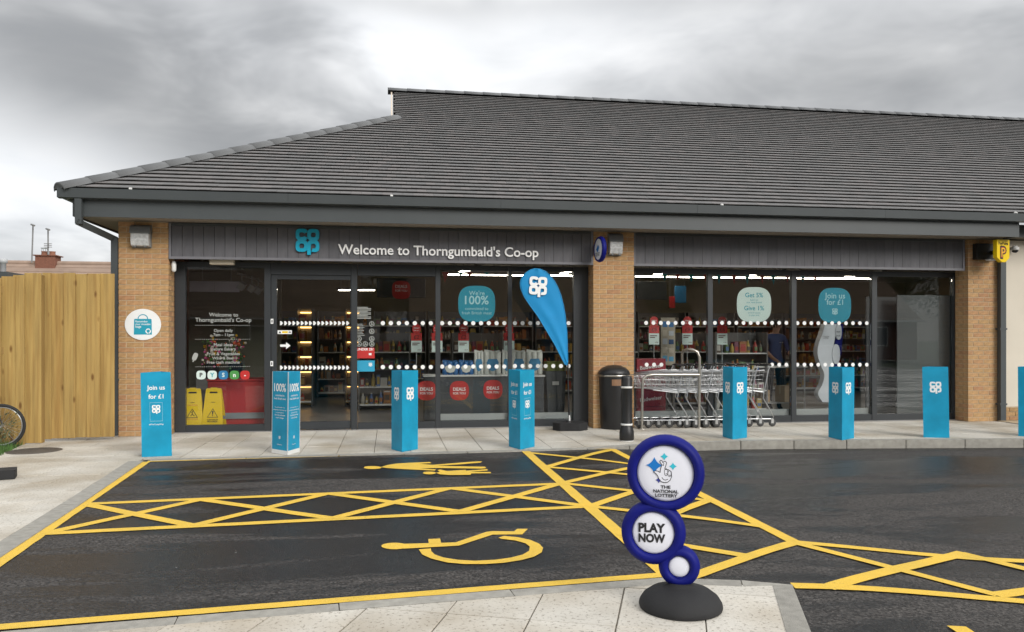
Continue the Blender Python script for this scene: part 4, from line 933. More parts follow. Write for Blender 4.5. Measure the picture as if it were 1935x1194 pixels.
deal_disc(806, 738, 'red deals disc partly hidden by the blue bollard sleeve'); deal_disc(868, 738, 'middle of the three red deals discs'); deal_disc(931.5, 736, 'red deals disc nearest the twin-lettered blue sleeve')
# a tall dark stand below the packs, right
PACKW = mat('pack_white', (.55, .56, .52), .45, var=.12, nscale=9); PACKB = mat('pack_blue', (.03, .13, .33), .45, var=.2, nscale=8); PACKL = mat('pack_label_blue', (.05, .20, .36), .5, var=.2, nscale=12)
def roll_pack(px0, px1, yt, yb, Y, m1, m2, label, grp):
    a, b = onY(px0, yb, Y), onY(px1, yt, Y); z0 = zc1 + .001; h = b.z - a.z; wd = b.x - a.x; t = empty('roll_pack', ((a.x + b.x) / 2, Y, z0), label=label, cat='pack', group=grp)
    n = 3; m = MB()
    for r_ in range(2):
        for i in range(n):
            cx = a.x + wd * (i + .5) / n; zz = z0 + r_ * h * .5; rr = wd / n / 2 * 1.04
            m.lathe([(rr * .8, 0), (rr, .012), (rr, h * .5 - .014), (rr * .8, h * .5 - .001)], 14, Matrix.Translation((cx, Y + rr, zz)))
    m.add([(a.x, Y + .02, z0 + h), (b.x, Y + .02, z0 + h * 1.01), (b.x - .02, Y + .06, z0 + h * 1.10), (a.x + wd * .5, Y + .06, z0 + h * 1.04), (a.x + .01, Y + .06, z0 + h * 1.13)], [(0, 1, 2, 3, 4)])
    m.build('wrapped_rolls', m1, t)
    MB().prism([(a.x + wd * (.5 + u), Y - .004, z0 + h * (.42 + v)) for u, v in [(-.36, .12), (-.25, .28), (.25, .28), (.36, .12), (.22, -.2), (0, -.28), (-.22, -.2)]], (0, .004, 0)).build('label', m2, t)
roll_pack(836, 866, 684, 709, 12.8, PACKB, PACKW, 'blue roll pack, leftmost on the counter', 'roll packs in the window'); roll_pack(867, 895, 684, 709, 12.8, PACKB, PACKW, 'blue roll pack touching the white packs', 'roll packs in the window')
for x0, x1, lab in ((896, 914, 'narrow white roll pack, first of the white ones'), (915, 947, 'white roll pack with blue label, left of the mullion'), (949, 966, 'white roll pack half behind the mullion'), (967, 994, 'white roll pack right of the mullion above the sleeve'), (995, 1026, 'white roll pack, rightmost on the counter')): roll_pack(x0, x1, 667, 709, 12.8, PACKW, PACKL, lab, 'roll packs in the window')
zz = counter(1001, 1030, 709, 12.72, 'short end of the dark counter beside the grey bin', DG)
a = onY(1040, 800, 12.9); t = empty('grey_bin', (a.x + .1, 13.1, .012), label='grey bin with a paper label inside the window by the flag pole', cat='bin')
bevel(MB().prism([(a.x - .02, 12.95, .03), (a.x + .24, 12.95, .03), (a.x + .28, 12.95, .86), (a.x - .06, 12.95, .86)], (0, .35, 0)).build('body', mat('bin_grey', (.10, .11, .115), .5), t), .01)
MB().box(a.x - .04, a.x + .26, 12.99, 13.26, .862, 1.02).build('contents', mat('veg_green', (.22, .25, .06), .7, var=.4, nscale=18), t)
c = onY(1050, 724, 12.94); d = MB(); d.box(c.x - .055, c.x + .055, 12.94, 12.944, c.z - .03, c.z + .03); d.build('paper_label', WHITEP, t)
# red cases and white notices in the right shopfront
for r_ in range(4):
    a, b = onY(1203 , 800 - r_ * 31, 12.66), onY(1258, 771 - r_ * 31, 12.66); z0 = .012 + r_ * .265
    t = empty('drink_case', (a.x + .23, 12.8, z0), label=['bottom red drink case of the stack by the trolleys', 'second red drink case from the floor by the trolleys', 'third red drink case from the floor by the trolleys', 'top red drink case of the stack by the trolleys'][r_], cat='case', group='red drink cases')
    bevel(MB().box(a.x, b.x, 12.66, 12.96, z0, z0 + .262).build('carton', mat('case_red', (.28, .015, .03), .5, var=.3, nscale=5), t), .006); d = MB(); T = frm(((a.x + b.x) / 2, 12.657, z0 + .10), (1, 0, .12), (-.12, 0, 1)); put_text(d, 'Budweiser', T, width=.38, bold=.01); d.build('lettering', WHITE, t)
def notice(x0, y0, x1, y1, Y, m, label):
    a, b = onY(x0, y1, Y), onY(x1, y0, Y); t = empty('notice_panel', ((a.x + b.x) / 2, Y, .012), label=label, cat='notice'); MB().box(a.x, b.x, Y, Y + .02, a.z, b.z).build('board', m, t)
    d = MB()
    for k in range(5):
        zz_ = a.z + (b.z - a.z) * (.08 + .18 * k); d.box(a.x + .03, a.x + (b.x - a.x) * .45, Y - .003, Y - .0005, zz_, zz_ + (b.z - a.z) * .12); d.box(a.x + (b.x - a.x) * .55, b.x - .03, Y - .003, Y - .0005, zz_, zz_ + (b.z - a.z) * .10)
    setp(d.build('pictures', PRODB, t), kind='stuff'); MB().box(a.x, a.x + .03, Y + .021, Y + .05, .012, b.z).build('leg', SHELF, t); MB().box(b.x - .03, b.x, Y + .021, Y + .05, .012, b.z).build('leg', SHELF, t)
notice(1249, 600, 1276, 690, 13.4, mat('notice_cream', (.42, .38, .30), .6), 'cream notice panel with pictures behind the trolleys')
place(2, Xat(1352, 13.5), 13.5, 0, 'low shelf of packs beside the first mullion of the right shopfront')
# checkout with a person in a blue shirt
a, b = onY(1445, 697, 13.6), onY(1500, 697, 13.6)
t = empty('checkout_table', ((a.x + b.x) / 2, 13.8, .012), label='steel topped packing table in front of the person in blue', cat='table')
bevel(MB().box(a.x - .25, b.x + .25, 13.55, 14.05, .87, .90).build('top', mat('steel_top', (.55, .55, .53), .35, metal=.6), t), .004)
for x in (a.x - .22, b.x + .2):
    for y in (13.58, 14.0): MB().tube([(x, y, .013), (x, y, .87)], .016, 6).build('leg', CHROME, t)
MB().box(a.x - .22, b.x + .22, 13.58, 14.02, .22, .235).build('shelf', CHROME, t)
for x, z, s_, m, lab in ((1440, .236, .22, mat('card_brown', (.34, .23, .13), .8), 'brown carton on the lower shelf of the packing table'), (1485, .236, .30, mat('card_tan', (.42, .31, .20), .8), 'large tan carton tilted under the packing table')):
    p = onY(x, 740, 13.75); t2 = empty('carton', (p.x, 13.75, z), R(18), label=lab, cat='carton'); bevel(MB().box(-s_ / 2, s_ / 2, -s_ / 2 * .8, s_ / 2 * .8, 0, s_).build('box', m, t2, True), .004); MB().box(-s_ / 2 - .001, s_ / 2 + .001, -.02, .02, s_ * .5, s_ + .0015).build('tape', mat('tape', (.5, .42, .28), .3), t2, True)
def person():
    p = onY(1466, 700, 14.25); t = empty('person', (p.x, 14.3, .012), label='person in a navy blue short sleeved shirt leaning over the packing table', cat='person')
    bm_v = [(0, 0, .95), (0, 0, 1.12), (0, -.01, 1.30), (0, -.02, 1.42), (0, -.04, 1.50), (0, -.07, 1.58), (0, -.08, 1.66), (0, -.08, 1.72),
            (-.18, -.01, 1.42), (-.24, -.05, 1.18), (-.17, -.27, 1.02), (-.12, -.36, .96), (.18, -.01, 1.42), (.25, -.05, 1.18), (.20, -.26, 1.02), (.16, -.35, .96),
            (-.09, 0, .88), (-.10, -.01, .48), (-.10, .02, .08), (-.10, -.10, .04), (.09, 0, .88), (.10, -.01, .48), (.10, .02, .08), (.10, -.10, .04)]
    rad = [(.15, .10), (.145, .10), (.165, .11), (.13, .09), (.055, .055), (.075, .085), (.085, .10), (.055, .07), (.062, .062), (.045, .045), (.034, .034), (.036, .02), (.062, .062), (.045, .045), (.034, .034), (.036, .02),
           (.095, .095), (.06, .06), (.045, .045), (.045, .035), (.095, .095), (.06, .06), (.045, .045), (.045, .035)]
    ed = [(0, 1), (1, 2), (2, 3), (3, 4), (4, 5), (5, 6), (6, 7), (3, 8), (8, 9), (9, 10), (10, 11), (3, 12), (12, 13), (13, 14), (14, 15), (0, 16), (16, 17), (17, 18), (18, 19), (0, 20), (20, 21), (21, 22), (22, 23)]
    fi = []
    for s_, w_ in ((-1, 11), (1, 15)):      # five short fingers on each hand
        bx_, by, bz = bm_v[w_]
        for k in range(5):
            o_ = (k - 2) * .017; ln = (.055, .075, .082, .076, .06)[k] if k else .05
            q = (bx_ + o_ * 1.1 + (.02 * -s_ if k == 0 else 0), by - ln * .6, bz - .012); q2 = (q[0], q[1] - ln * .45, q[2] - .025)
            i = len(bm_v); bm_v += [q, q2]; rad += [(.010, .010), (.008, .008)]; ed += [(w_, i), (i, i + 1)]
    me = bpy.data.meshes.new('body'); me.from_pydata(bm_v, ed, []); me.materials.append(SHIRT)
    o = link('body', me, t); sm = o.modifiers.new('skin', 'SKIN'); 
    me.skin_vertices.new() if not me.skin_vertices else None
    for v, r_ in zip(me.skin_vertices[0].data, rad): v.radius = r_; v.use_root = False
    me.skin_vertices[0].data[0].use_root = True; sm.use_smooth_shade = True
    s2_ = o.modifiers.new('sub', 'SUBSURF'); s2_.levels = s2_.render_levels = 1
    # skin colour on head, forearms and hands; shirt above the waist; dark trousers below
    m = mat('person_cloth', (.05, .08, .19), .8); n, l, b_ = nodes_of(m); tcn = n.new('ShaderNodeTexCoord'); sx = n.new('ShaderNodeSeparateXYZ'); l.new(tcn.outputs['Object'], sx.inputs[0])
    def gt(sock, v):
        q = n.new('ShaderNodeMath'); q.operation = 'GREATER_THAN'; q.inputs[1].default_value = v; l.new(sock, q.inputs[0]); return q.outputs[0]
    def mixc(f, a_, b2_):
        q = n.new('ShaderNodeMix'); q.data_type = 'RGBA'; l.new(f, q.inputs['Factor'])
        for nm, v in (('A', a_), ('B', b2_)):
            if isinstance(v, tuple): q.inputs[nm].default_value = (*v, 1)
            else: l.new(v, q.inputs[nm])
        return q.outputs['Result']
    ng = n.new('ShaderNodeMath'); ng.operation = 'MULTIPLY'; ng.inputs[1].default_value = -1; l.new(sx.outputs['Y'], ng.inputs[0])
    c1 = mixc(gt(sx.outputs['Z'], .93), (.02, .02, .025), (.045, .075, .18)); c2 = mixc(gt(sx.outputs['Z'], 1.485), c1, (.44, .25, .17)); c3 = mixc(gt(ng.outputs[0], .135), c2, (.44, .25, .17)); l.new(c3, b_.inputs['Base Color'])
    me.materials.clear(); me.materials.append(m)
    h = MB(); h.lathe([(.09, -.02), (.102, .05), (.098, .10), (.07, .145), (0, .16)], 16, Matrix.Translation((0, -.055, 1.62)) @ Matrix.Diagonal((.92, 1.05, 1, 1))); h.build('hair', HAIR, t, True)
    f = MB()
    for s_ in (-1, 1): f.lathe([(0, -.008), (.010, 0), (0, .008)], 8, Matrix.Translation((s_ * .032, -.185, 1.655)), 0); f.lathe([(0, -.03), (.012, -.02), (.014, .02), (0, .03)], 8, Matrix.Translation((s_ * .088, -.085, 1.64)), 1)
    f.add([(-.014, -.178, 1.615), (.014, -.178, 1.615), (0, -.208, 1.617), (0, -.175, 1.66)], [(0, 1, 2), (0, 2, 3), (1, 3, 2)], 1); f.box(-.025, .025, -.176, -.172, 1.585, 1.592, 2); f.build('face', [HAIR, SKIN, mat('lips', (.35, .12, .1), .5)], t, True)
    d = MB(); put_text(d, 'co op', frm((.07, -.135, 1.31), (1, 0, 0), (0, 0, 1)), width=.07); d.build('badge', WHITE, t, True)
person()
# white wave shaped ticket stand
def wave_stand():
    Y = 12.9; c = onY(1572, 760, Y); t = empty('ticket_stand', (c.x, Y, .012), label='white and navy wave shaped ticket stand inside the right shopfront', cat='stand')
    ctr = [(1573, 612, 14), (1570, 630, 16), (1565, 650, 18), (1563, 668, 18), (1566, 690, 15), (1570, 708, 12), (1568, 726, 14), (1563, 744, 17), (1567, 760, 12)]
    cs = []
    for i in range(len(ctr) - 1):
        p0, p1, p2, p3 = ctr[max(i - 1, 0)], ctr[i], ctr[i + 1], ctr[min(i + 2, len(ctr) - 1)]
        for k in range(5):
            u = k / 5; cs.append(tuple(.5 * (2 * b + (c_ - a) * u + (2 * a - 5 * b + 4 * c_ - d_) * u * u + (3 * b - a - 3 * c_ + d_) * u ** 3) for a, b, c_, d_ in zip(p0, p1, p2, p3)))
    ctr = cs + [ctr[-1]]
    m = MB(); lf = [onY(x - w_ , y, Y) for x, y, w_ in ctr]; rt = [onY(x + w_ * .6, y, Y) for x, y, w_ in ctr]; m.prism([tuple(p) for p in lf] + [tuple(p) for p in reversed(rt)], (0, .14, 0), 0, True); m.build('body', mat('stand_white', (.62, .65, .70), .35), t)
    nb = MB(); lf = [onY(x, y, Y + .02) for x, y in ((1574, 610), (1580, 640), (1574, 660), (1572, 690))]; rt = [onY(x, y, Y + .02) for x, y in ((1594, 612), (1592, 640), (1590, 668), (1582, 692))]; nb.prism([tuple(p) for p in lf] + [tuple(p) for p in reversed(rt)], (0, .08, 0)); nb.build('navy_edge', NAVY, t)
    for x, y, a_, b_ in ((1584.5, 627, 6, 15), (1579.5, 669, 8, 19)):
        p = onY(x, y, Y); s_ = Y / 1500 * 1.06; MB().prism([(p.x + u, Y - .012, p.z + v) for u, v in sup(0, 0, a_ * s_, b_ * s_, 2.2)], (0, .03, 0)).build('oval', mat('stand_white', (.6, .6, .6)), t)
    d = MB(); T = FRONT(onY(1584.5, 628, Y - .014)); put_text(d, 'PLAY', T, width=.07, y=.0, bold=.03); put_text(d, 'NOW', T, width=.07, y=-.07, bold=.03); T = FRONT(onY(1561, 632, Y - .003)); put_text(d, 'THE NATIONAL', T, width=.12, y=-.04); put_text(d, 'LOTTERY', T, width=.10, y=-.07); d.build('print', PRINTBLK, t)
    MB().box(c.x - .22, c.x + .18, Y - .05, Y + .25, .012, .05).build('foot', RUBBER, t)
    return t
wave_stand()
# bunting across the window
bnT = [mat('bunting_teal', (.03, .36, .40), .7), mat('bunting_red', (.50, .11, .09), .7)]
for i, (x, y) in enumerate([(1257, 525), (1281, 524), (1306, 527), (1333, 527), (1359, 531), (1387, 531), (1412, 532), (1440, 531), (1461, 532), (1489, 528), (1517, 528), (1541, 526), (870, 516), (888, 518), (920, 515), (842, 528)]):
    p = onY(x, 514, 12.75); q = onY(x, y + 6, 12.75); o = MB().prism([(p.x - .055, 12.75, p.z), (p.x + .055, 12.75, p.z), (p.x + random.uniform(-.012, .012), 12.75, q.z)], (0, .004, 0)).top('bunting_flag', bnT[i % 2], (p.x, 12.75, q.z),
        ('teal' if i % 2 == 0 else 'dull red') + ' pennant ' + ['above the second price card from the left brick edge', 'above the blue hanging poster', 'just left of the first right-hand mullion', 'touching the first right-hand mullion', 'just right of the first right-hand mullion', 'above the left side of the pale poster', 'above the left shoulder of the pale poster', 'above the right shoulder of the pale poster', 'above the person in blue', 'touching the middle right-hand mullion', 'just right of the middle right-hand mullion', 'above the left edge of the join us poster', 'above the left shoulder of the British meat poster', 'above the middle of the British meat poster', 'above the right shoulder of the British meat poster', 'beside the mullion left of the British meat poster'][i], 'pennant', 'bunting pennants in the window')
# round posters fixed inside the glass
def poster(x, y, wpx, hpx, m, tm, lines, label, logo=None):
    Yp = YW + .034; c = onY(x, y, Yp); a, b = onY(x - wpx / 2, y + hpx / 2, Yp), onY(x + wpx / 2, y - hpx / 2, Yp); w_, h_ = b.x - a.x, b.z - a.z
    t = empty('window_poster', c, label=label, cat='poster'); MB().prism([(c.x + u, Yp, c.z + v) for u, v in sup(0, 0, w_ / 2, h_ / 2, 2.9, 40)], (0, .004, 0)).build('card', m, t)
    d = MB(); T = FRONT((c.x, Yp - .0015, c.z))
    for s_, wd, yy, bd in lines: put_text(d, s_, T, width=w_ * wd, y=h_ * yy, bold=bd)
    if logo: put_logo(d, T @ Matrix.Translation((0, h_ * logo[1], 0)), w_ * logo[0])
    d.build('lettering', tm, t)
poster(901, 574, 70, 68, TEALP, PALET, (("We're", .42, .24, .006), ('100%', .64, -.01, .015), ('committed to', .62, -.17, 0), ('fresh British meat', .80, -.29, 0)), 'round blue poster about British meat in the left shopfront')
poster(1425, 575.5, 65, 66, PALE, TEALT, (('Get 5%', .52, .21, .01), ('back on', .22, .11, 0), ('our own brand', .44, .04, 0), ('Give 1%', .58, -.16, .01), ('to local causes', .36, -.25, 0), ('in your area', .3, -.32, 0)), 'round pale poster reading get five give one percent')
poster(1577.5, 577, 62, 66, TEALP, PALET, (('Join us', .62, .20, .008), ('for £1', .50, .02, .008)), 'round blue join us poster in the right shopfront', (.16, -.18))
# printed notices on the glass
def decal2(mats, fn, name='window_print'):
    m = MB(); fn(m); return m.build(name, mats, sf)
WG = mat('frosted_print', (.36, .375, .355), .7)
for s_, x0, x1, y in (('Welcome to', 395, 450, 598), ("Thorngumbald's Co-op", 369, 475, 608), ('Open daily', 404, 440, 627), ('7am - 11pm', 403, 442, 635), ('Meal ideas', 404, 440, 654), ('Instore bakery', 398, 446, 662), ('Fruit & Vegetables', 391, 453, 671), ('Wine & Beer', 401, 443, 679), ('Free cash machine', 391, 453, 687)):
    def ln_(m):
        a_, b_ = onY(x0, y, YD), onY(x1, y, YD); put_text(m, s_, FRONT((a_ + b_) / 2), width=b_.x - a_.x, bold=.012)
    decal2(WG, ln_, 'window_lettering')
for y in (614.5, 641, 693):
    def dash(m):
        a_, b_ = onY(369, y, YD), onY(474, y, YD); k = 26
        for i in range(k): xx = a_.x + (b_.x - a_.x) * i / k; put_poly(m, [(0, -.003), (.018, -.003), (.018, .003), (0, .003)], FRONT((xx, YD, a_.z)))
    decal2(WG, dash, 'dotted_rule')
for x, cm, pm, sh in ((380, 'pale', 'dark', 'P'), (401, 'pale', 'teal', 'Y'), (422, 'blue', 'pale', 'S'), (443, 'green', 'white', 'n'), (463, 'red', 'white', '-')):
    cols = {'pale': PALE, 'dark': PRINTBLK, 'teal': TEALT, 'blue': mat('badge_blue', (.02, .17, .36), .5), 'green': mat('badge_green', (.06, .26, .06), .5), 'white': WHITE, 'red': RED}
    def badge(m, x=x, sh=sh):
        T = FRONT(onY(x, 708.5, YD)); put_poly(m, sup(0, 0, .068, .066, 3), T, 0); put_text(m, sh, T @ Matrix.Translation((0, 0, .001)), height=.06, y=-.028, mi=1, bold=.03)
    decal2([cols[cm], cols[pm]], badge, 'service_badge')
def lolly(m):
    T = FRONT(onY(368, 675, YD)) @ Matrix.Rotation(R(-22), 4, 'Z'); put_poly(m, sup(0, .01, .034, .058, 3.5, 20), T); put_poly(m, [(-.008, -.075), (.008, -.075), (.008, -.049), (-.008, -.049)], T)
decal2(WG, lolly, 'lolly_sticker')
def under(m):
    def rc(x0, y0, x1, y1, mi, dz=0): 
        a_, b_ = onY(x0, y1, YD - dz), onY(x1, y0, YD - dz); m.poly([(a_.x, YD - dz, a_.z), (b_.x, YD - dz, a_.z), (b_.x, YD - dz, b_.z), (a_.x, YD - dz, b_.z)], mi)
    rc(673, 657, 708, 677, 0); p = onY(690, 662, YD - .001); put_text(m, 'UNDER 25?', FRONT(p), width=.25, mi=2, bold=.02); rc(697, 667, 702, 671, 2, .001)
def under2(m):
    a_, b_ = onY(673, 702, YD), onY(708, 681, YD); m.poly([(a_.x, YD, a_.z), (b_.x, YD, a_.z), (b_.x, YD, b_.z), (a_.x, YD, b_.z)], 1); put_logo(m, FRONT(onY(700, 689, YD - .001)), .05, 2)
def under3(m):
    def rc(x0, y0, x1, y1, mi): 
        a_, b_ = onY(x0, y1, YD), onY(x1, y0, YD); m.poly([(a_.x, YD, a_.z), (b_.x, YD, a_.z), (b_.x, YD, b_.z), (a_.x, YD, b_.z)], mi)
    for i in range(9): rc(675, 580 + i * 2.6, 675 + (26 if i % 3 else 20), 581.2 + i * 2.6, 3)
    for i in range(8): rc(675, 612 + i * 3.0, 685 + (i * 7) % 5, 613 + i * 3.0, 3)
decal2([RED, mat('notice_blue', (.02, .30, .48), .5), WHITE, WG], under, 'age_notice'); decal2([RED, MATS['notice_blue'], WHITE, WG], under2, 'membership_notice'); setp(decal2([RED, MATS['notice_blue'], WHITE, WG], under3, 'small_print'), kind='stuff')
def rounds(m):
    for x, y in ((702.5, 612), (702.5, 626), (702.5, 640), (678.5, 640), (678.5, 650), (690.5, 650), (702.5, 650)):
        T = FRONT(onY(x, y, YD)); ribbon(m, [(.036 * math.cos(k * .449), .036 * math.sin(k * .449)) for k in range(14)], .009, T, 0, True); ribbon(m, [(-.012, -.018), (.0, .006), (-.004, .02)], .011, T, 0); ribbon(m, [(.0, .006), (.016, -.012)], .011, T, 0)
decal2(WG, rounds, 'pictogram_print')

# ------------------------------------------------------------------ triangular bollard sleeves
SA, SHH = .335, 1.0
def sleeve_body(h, edge, a=SA):
    r = a / math.sqrt(3); out = [Vector((r * math.cos(R(210 + 120 * k)), r * math.sin(R(210 + 120 * k)))) for k in range(3)]
    inn = [p * .955 for p in out]; m = MB(); mi = 1 if edge else 0
    zb = .05 if edge else 0.
    for k in range(3):
        p, q, pi, qi = out[k], out[(k + 1) % 3], inn[k], inn[(k + 1) % 3]
        m.poly([(p.x, p.y, zb), (q.x, q.y, zb), (q.x, q.y, h), (p.x, p.y, h)], 0)
        if edge: m.poly([(p.x, p.y, 0), (q.x, q.y, 0), (q.x, q.y, zb), (p.x, p.y, zb)], 1)
        m.poly([(p.x, p.y, h), (q.x, q.y, h), (qi.x, qi.y, h), (pi.x, pi.y, h)], mi); m.poly([(pi.x, pi.y, h), (qi.x, qi.y, h), (qi.x, qi.y, h - .03), (pi.x, pi.y, h - .03)], 0)
    m.poly([(p.x, p.y, h - .03) for p in inn], 0); return m, out
def sleeve(x, y, beta, kind, label, h=SHH, a=SA):
    p = onZ(x, y); v = Vector((p.x, p.y)).normalized(); r_ = Vector((v.y, -v.x)); b = R(beta)
    c = p + Vector((v.x, v.y, 0)) * a / math.sqrt(3) * .85; nL = -v * math.cos(b) - r_ * math.sin(b)
    t = empty('bollard_sleeve', (c.x, c.y, .001), math.atan2(nL.y, nL.x) + math.pi / 2, label=label, cat='bollard', group='blue triangular sleeves over the bollards')
    t.rotation_euler.x = R(random.uniform(-.7, .7)); t.rotation_euler.y = R(random.uniform(-.9, .9))
    m, out = sleeve_body(h, kind == 'meat', a); m.build('sleeve', [BLUE, WHITEP], t, True)
    for k in range(3):
        d = MB(); e = MB(); n = Vector((math.cos(R(-90 + 120 * k)), math.sin(R(-90 + 120 * k)), 0)); rt = Vector((-n.y, n.x, 0)); o = n * (a / (2 * math.sqrt(3)) + .0012); T = frm((o.x, o.y, 0), rt, (0, 0, 1))
        if kind == 'logo': put_logo(d, T @ Matrix.Translation((0, h * .705, 0)), a * .44)
        elif kind == 'join':
            put_text(d, 'Join us', T, width=a * .60, y=h * .795, bold=.02); put_text(d, 'for £1', T, width=a * .50, y=h * .69, bold=.02); put_logo(d, T @ Matrix.Translation((0, h * .56, 0)), a * .27)
            put_text(d, '#TheCoopWay', T, width=a * .48, y=h * .375, bold=.01)
            for q in ([(-.07, .42), (.07, .42), (.07, .423), (-.07, .423)], [(-.07, .64), (.07, .64), (.07, .643), (-.07, .643)], [(-.07, .423), (-.068, .423), (-.068, .64), (-.07, .64)], [(.068, .423), (.07, .423), (.07, .64), (.068, .64)]): put_poly(e, [(u, w_ * h) for u, w_ in q], T)
        else:
            put_text(d, '100%', T, width=a * .74, height=.095, y=h * .76, bold=.02); put_text(d, 'committed to', T, width=a * .56, y=h * .70, bold=.01); put_text(d, 'fresh British meat', T, width=a * .74, y=h * .66, bold=.01)
            for i, s_ in enumerate(('For more information on our', 'commitment to fresh British meat', 'and supporting farmers', 'visit coop.co.uk/meat', 'or ask a colleague')): put_text(d, s_, T, width=a * (.62, .82, .5, .66, .5)[i], y=h * (.56 - .032 * i))
            put_logo(d, T @ Matrix.Translation((0, h * .20, 0)), a * .10); put_text(d, '#TheCoopWay', T, width=a * .3, y=h * .11)
            put_poly(e, [(-a / 2 + .001, .05), (-a / 2 + .010, .05), (-a / 2 + .010, h - .001), (-a / 2 + .001, h - .001)], T); put_poly(e, [(a / 2 - .010, .05), (a / 2 - .001, .05), (a / 2 - .001, h - .001), (a / 2 - .010, h - .001)], T)
        d.build('face_print', WHITE, t, True)
        if e.f: e.build('outline_print', WHITEP if kind == 'meat' else PALET, t, True)
sleeve(300, 864, 12, 'join', 'blue bollard sleeve leftmost, in front of the left brick pillar, one face seen')
sleeve(541, 860, 55.9, 'meat', 'blue bollard sleeve with white edges and one hundred percent lettering by the door')
sleeve(763, 854, 66.6, 'logo', 'blue bollard sleeve with two logos, left of the deals discs')
sleeve(985, 849, 63.8, 'join', 'blue bollard sleeve with join us on two faces, beside the feather flag')
sleeve(1387, 830, 65.8, 'logo', 'blue bollard sleeve standing in front of the trolleys')
sleeve(1590, 831, 58, 'logo', 'blue bollard sleeve in front of the wave shaped ticket stand')
sleeve(1766, 828, -14, 'logo', 'blue bollard sleeve showing one face, by the right brick pillar')
sleeve(1950, 826, -2, 'logo', 'blue bollard sleeve cut off by the right edge of the view')
# ------------------------------------------------------------------ lottery sign on the near pavement
def lottery():
    b = onZ(1286, 1147); v = Vector((b.x, b.y)).normalized(); d_ = Vector((b.x, b.y, 0)).dot(Vector((sT, cT, 0))); s = d_ / F
    t = empty('pavement_sign', (b.x, b.y, .001), math.atan2(v.y, v.x) - math.pi / 2, label='navy and white lottery sign of three stacked discs on a black dome base', cat='sign')
    def loc(px, py): return ((px - 1286) * s * 1.0, (1147 - py) * s)
    mo = MB(); wh = MB()
    for px, py, r, q, th in ((1258, 894, 72.5, 53, .055), (1235.5, 1007.5, 60.5, 39.5, .050), (1283.5, 1069, 38.5, 19.5, .045)):
        x, z = loc(px, py); r *= s; q *= s; T = Matrix.Translation((x, 0, z)) @ Matrix.Rotation(R(90), 4, 'X')
        prof = [(q, th * .35), (q + .004, th * .75), (q + (r - q) * .3, th), (q + (r - q) * .65, th * .92), (r * .985, th * .5), (r, 0), (r * .985, -th * .5), (q + (r - q) * .65, -th * .92), (q + (r - q) * .3, -th), (q + .004, -th * .75), (q, -th * .35)]
        mo.lathe(prof, 48, T)
        wh.lathe([(q * 1.0, th * .30), (q * .985, th * .52), (q * .9, th * .62), (q * .6, th * .70), (0.0, th * .72)], 40, T); wh.lathe([(q * 1.0, -th * .30), (q * .9, -th * .62), (0.0, -th * .70)], 40, T)
    x, z = loc(1284, 1106); mo.lathe([(.055, -.02), (.042, .01), (.05, .05), (.05, .06)], 20, Matrix.Translation((x, 0, z - .01)) @ Matrix.Diagonal((1, .75, 1, 1)))
    mo.build('moulding', NAVY, t, True); wh.build('white_disc', mat('disc_white', (.72, .73, .80), .35), t, True)
    RB = 78 * s
    MB().lathe([(RB * .98, 0), (RB, .012), (RB * .985, .03), (RB * .90, .06), (RB * .72, .088), (RB * .50, .105), (RB * .36, .112), (RB * .31, .120), (RB * .27, .128), (RB * .0, .130)], 48).build('dome_base', RUBBER, t, True)
    # print
    P = MB(); x, z = loc(1258, 894); th = .055; T0 = frm((x, -th * .745, z), (1, 0, 0), (0, 0, 1)); k = s / 5.97
    cv = lambda u, w_: ((u - (1258 - 1180) * 5.97) * k, ((894 - 800) * 5.97 - w_) * k)
    def star(cx, cy, r, mi, dz):
        pts = []
        for i in range(4):
            a0_ = math.pi / 2 * i
            for q in range(6):
                u = q / 6; A_ = Vector((math.cos(a0_), math.sin(a0_))); B_ = Vector((math.cos(a0_ + math.pi / 2), math.sin(a0_ + math.pi / 2))); mid_ = (A_ + B_) * .26
                w_ = A_ * (1 - u) ** 2 + mid_ * 2 * u * (1 - u) + B_ * u * u; X_, Y_ = cv(cx, cy); pts.append((X_ + w_.x * r * k, Y_ + w_.y * r * k))
        put_poly(P, pts, T0 @ Matrix.Translation((0, 0, dz)), mi)
    star(345, 470, 92, 1, .0); star(455, 368, 43, 2, .0); star(550, 475, 43, 2, .0); star(393, 635, 36, 3, .0)
    hand = [(335, 545), (355, 530), (385, 535), (408, 548), (415, 505), (428, 462), (412, 440), (405, 422), (415, 411), (428, 414), (438, 436), (450, 425), (467, 422), (479, 436), (474, 462), (460, 500), (470, 512), (500, 515), (530, 535), (535, 590), (520, 630), (490, 655), (455, 660), (420, 650), (395, 620), (380, 585), (362, 562)]
    put_poly(P, [cv(*p) for p in hand], T0 @ Matrix.Translation((0, 0, .0004)), 4); T1 = T0 @ Matrix.Translation((0, 0, .0009)); lw = 7 * k
    ribbon(P, [cv(*p) for p in hand], lw, T1, 0, True)
    for cx, cy, a_, b_ in ((474, 543, 19, 40), (512, 558, 18, 34)): ribbon(P, [cv(cx + a_ * math.cos(q * .35), cy + b_ * math.sin(q * .35)) for q in range(18)], lw * .8, T1, 0, True); disc(P, T1 @ Matrix.Translation((*cv(cx + 2, cy + 18), 0)), 6 * k, 10, 0)
    ribbon(P, [cv(*p) for p in ((428, 605), (440, 620), (455, 630), (472, 631), (493, 622))], lw, T1, 0); ribbon(P, [cv(*p) for p in ((428, 462), (444, 470), (450, 440))], lw * .8, T1, 0)
    for s_, x0, x1, y in (('THE', 414, 523, 727), ('NATIONAL', 333, 610, 775), ('LOTTERY', 352, 600, 822)):
        a_, b_ = cv(x0, y), cv(x1, y); put_text(P, s_, T0 @ Matrix.Translation(((a_[0] + b_[0]) / 2, a_[1], 0)), width=b_[0] - a_[0], height=34 * k, mi=0, bold=.03)
